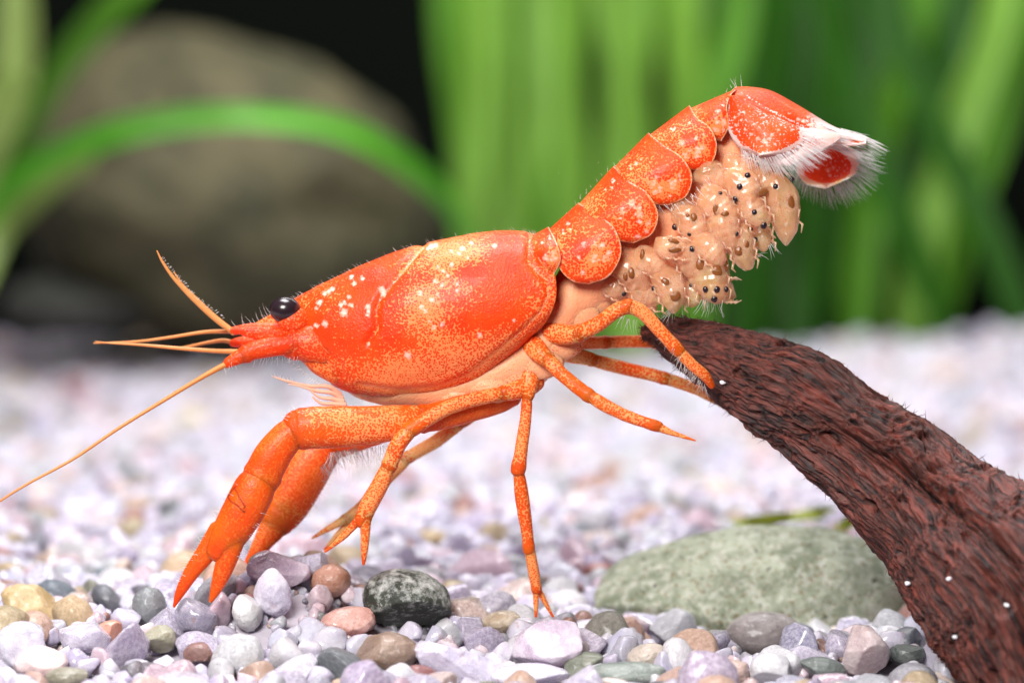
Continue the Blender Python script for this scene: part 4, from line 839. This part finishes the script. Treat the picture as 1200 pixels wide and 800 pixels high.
spots = [(839, 245, 4, 8, 10), (849, 252, 6, 4.5, 40), (813, 256, 4.5, 7, 0), (890, 226, 10, 5, 10), (926, 236, 5, 9, 15), (866, 294, 5, 6, 30), (789, 283, 7, 3.5, -15), (790, 293, 8, 3.5, 0), (822, 311, 6, 8, 20), (840, 318, 6, 8, 10), (850, 312, 4, 7, 0), (781, 331, 7, 4.5, -40), (791, 347, 7, 6, 20), (740, 320, 4, 7, 10), (733, 323, 3, 6, 0), (862, 236, 5, 4, 50), (875, 286, 3, 5, 0), (898, 222, 6, 3, 30), (753, 300, 3, 8, 0), (806, 253, 3, 3, 0)]
roots = {}
BL = {0: 'largest pale hatchling hanging under the tail fan', 5: 'pinkish hatchling with two brown bars just below the tail plates', 1: 'hatchling hanging freely between the big pale one and the driftwood'}
hinfo = []; cnt = {}
for i, (x, y_, a, b, ang, yy) in enumerate(brood):
    c = at(x, y_, yy); t = thing('hatchling', BL.get(i, 'translucent orange hatchling clinging in the brood under the tail'), 'hatchling', c, 'hatchlings carried under the tail')
    an = math.radians(ang); V = ICO[5][0].copy(); V = V*(1+.13*fbm(V*1.8+i*5, 3, i)[:, None]); V[:, 2] *= 1-.22*V[:, 0]
    seg = sstep(V[:, 0], -.05, .15); V[:, 1:] *= (1+.022*seg*np.sin(V[:, 0]*19))[:, None]; V[:, 1:] *= (1-.04*np.exp(-((V[:, 0]+.02)/.08)**2))[:, None]
    V[:, 2] += (.45 if i % 2 else -.45)*(V[:, 0]**2-.3)*b/a*1.0; V[:, 1] += .15*np.sin(V[:, 0]*2+i)     # a little narrower towards the tail
    V = V*np.array([a*1.08, b*1.0, b*1.12])*PX; V = np.stack([V[:, 0]*math.cos(an)+V[:, 2]*math.sin(an), V[:, 1], -V[:, 0]*math.sin(an)+V[:, 2]*math.cos(an)], -1)+c
    gg = Geo(); gg.add(V, ICO[5][1])
    for s_ in (-1, 1):                                # folded legs along its flank
        for q in range(3):
            f = (q-.8)*.45; p0 = np.array([x+a*f*math.cos(an)-s_*b*.85*math.sin(an), y_+a*f*math.sin(an)+s_*b*.85*math.cos(an)])
            G, _ = tube(at(np.array([p0[0], p0[0]+6*math.cos(an)-s_*3*math.sin(an), p0[0]+13*math.cos(an)]), np.array([p0[1], p0[1]+6*math.sin(an)+s_*3, p0[1]+13*math.sin(an)]), np.array([yy-.02, yy-.05, yy-.04])), np.array([1.7, 1.5, .6])*PX, 8); gg.add(G, grid_faces(len(G), 8, True))
    cnt[t.name] = [0, 0]; obj('hatchling_body', gg, HATCH, t); hinfo.append((t, x, y_, a, b, an, yy, V))
allV = np.vstack([h[7] for h in hinfo]); own = np.concatenate([np.full(len(h[7]), i) for i, h in enumerate(hinfo)]); ax_, ay_ = proj(allV)
def front(x, y_):
    q = np.hypot(ax_-x, ay_-y_); w = q+allV[:, 1]*18+100*(q > 9)
    k = np.argmin(w); return hinfo[own[k]][0], allV[k, 1]
for x, y_ in eyes:
    t, yy = front(x, y_); cnt[t.name][0] += 1; gg = Geo(); gg.add(ICO[3][0]*np.array([3.4, 2.8, 3.8])*PX*(.8+.35*((x*7+y_) % 5)/4)+at(x, y_, yy+.006), ICO[3][1]); obj('eye', gg, EYE, t)
for x, y_, rx, ry, ang in spots:
    t, yy = front(x, y_); cnt[t.name][1] += 1; a = math.radians(ang); V = ICO[4][0]*np.array([rx, 3.2, ry])*PX; V = V*(1+.18*fbm(ICO[4][0]*2+x, 2, int(x))[:, None])
    V = np.stack([V[:, 0]*math.cos(a)-V[:, 2]*math.sin(a), V[:, 1], V[:, 0]*math.sin(a)+V[:, 2]*math.cos(a)], -1); gg = Geo(); gg.add(V+at(x, y_, yy+.010), ICO[4][1]); obj('yolk_spot', gg, SPOT, t)
word = ('no', 'one', 'two', 'three', 'four', 'five')
for i, h in enumerate(hinfo):
    if i not in BL:
        e, q = cnt[h[0].name]
        h[0]['label'] = f"orange hatchling with {word[min(e, 5)]} dark eye{'' if e == 1 else 's'} and {word[min(q, 5)]} brown spot{'' if q == 1 else 's'} showing, under the tail"
bristles(cray, [([(822, 350), (845, 352)], -.28, (-.2, 1), 20, 16), ([(800, 350), (785, 360)], -.26, (-.6, 1), 24, 12), ([(900, 288), (906, 284)], -.28, (.5, 1), 18, 6), ([(880, 302), (890, 296)], -.3, (1, .1), 12, 6), ([(735, 355), (770, 366)], -.2, (.1, 1), 14, 12), ([(760, 240), (800, 235), (840, 195)], -.32, (.6, .8), 16, 30)], 12, .0022)
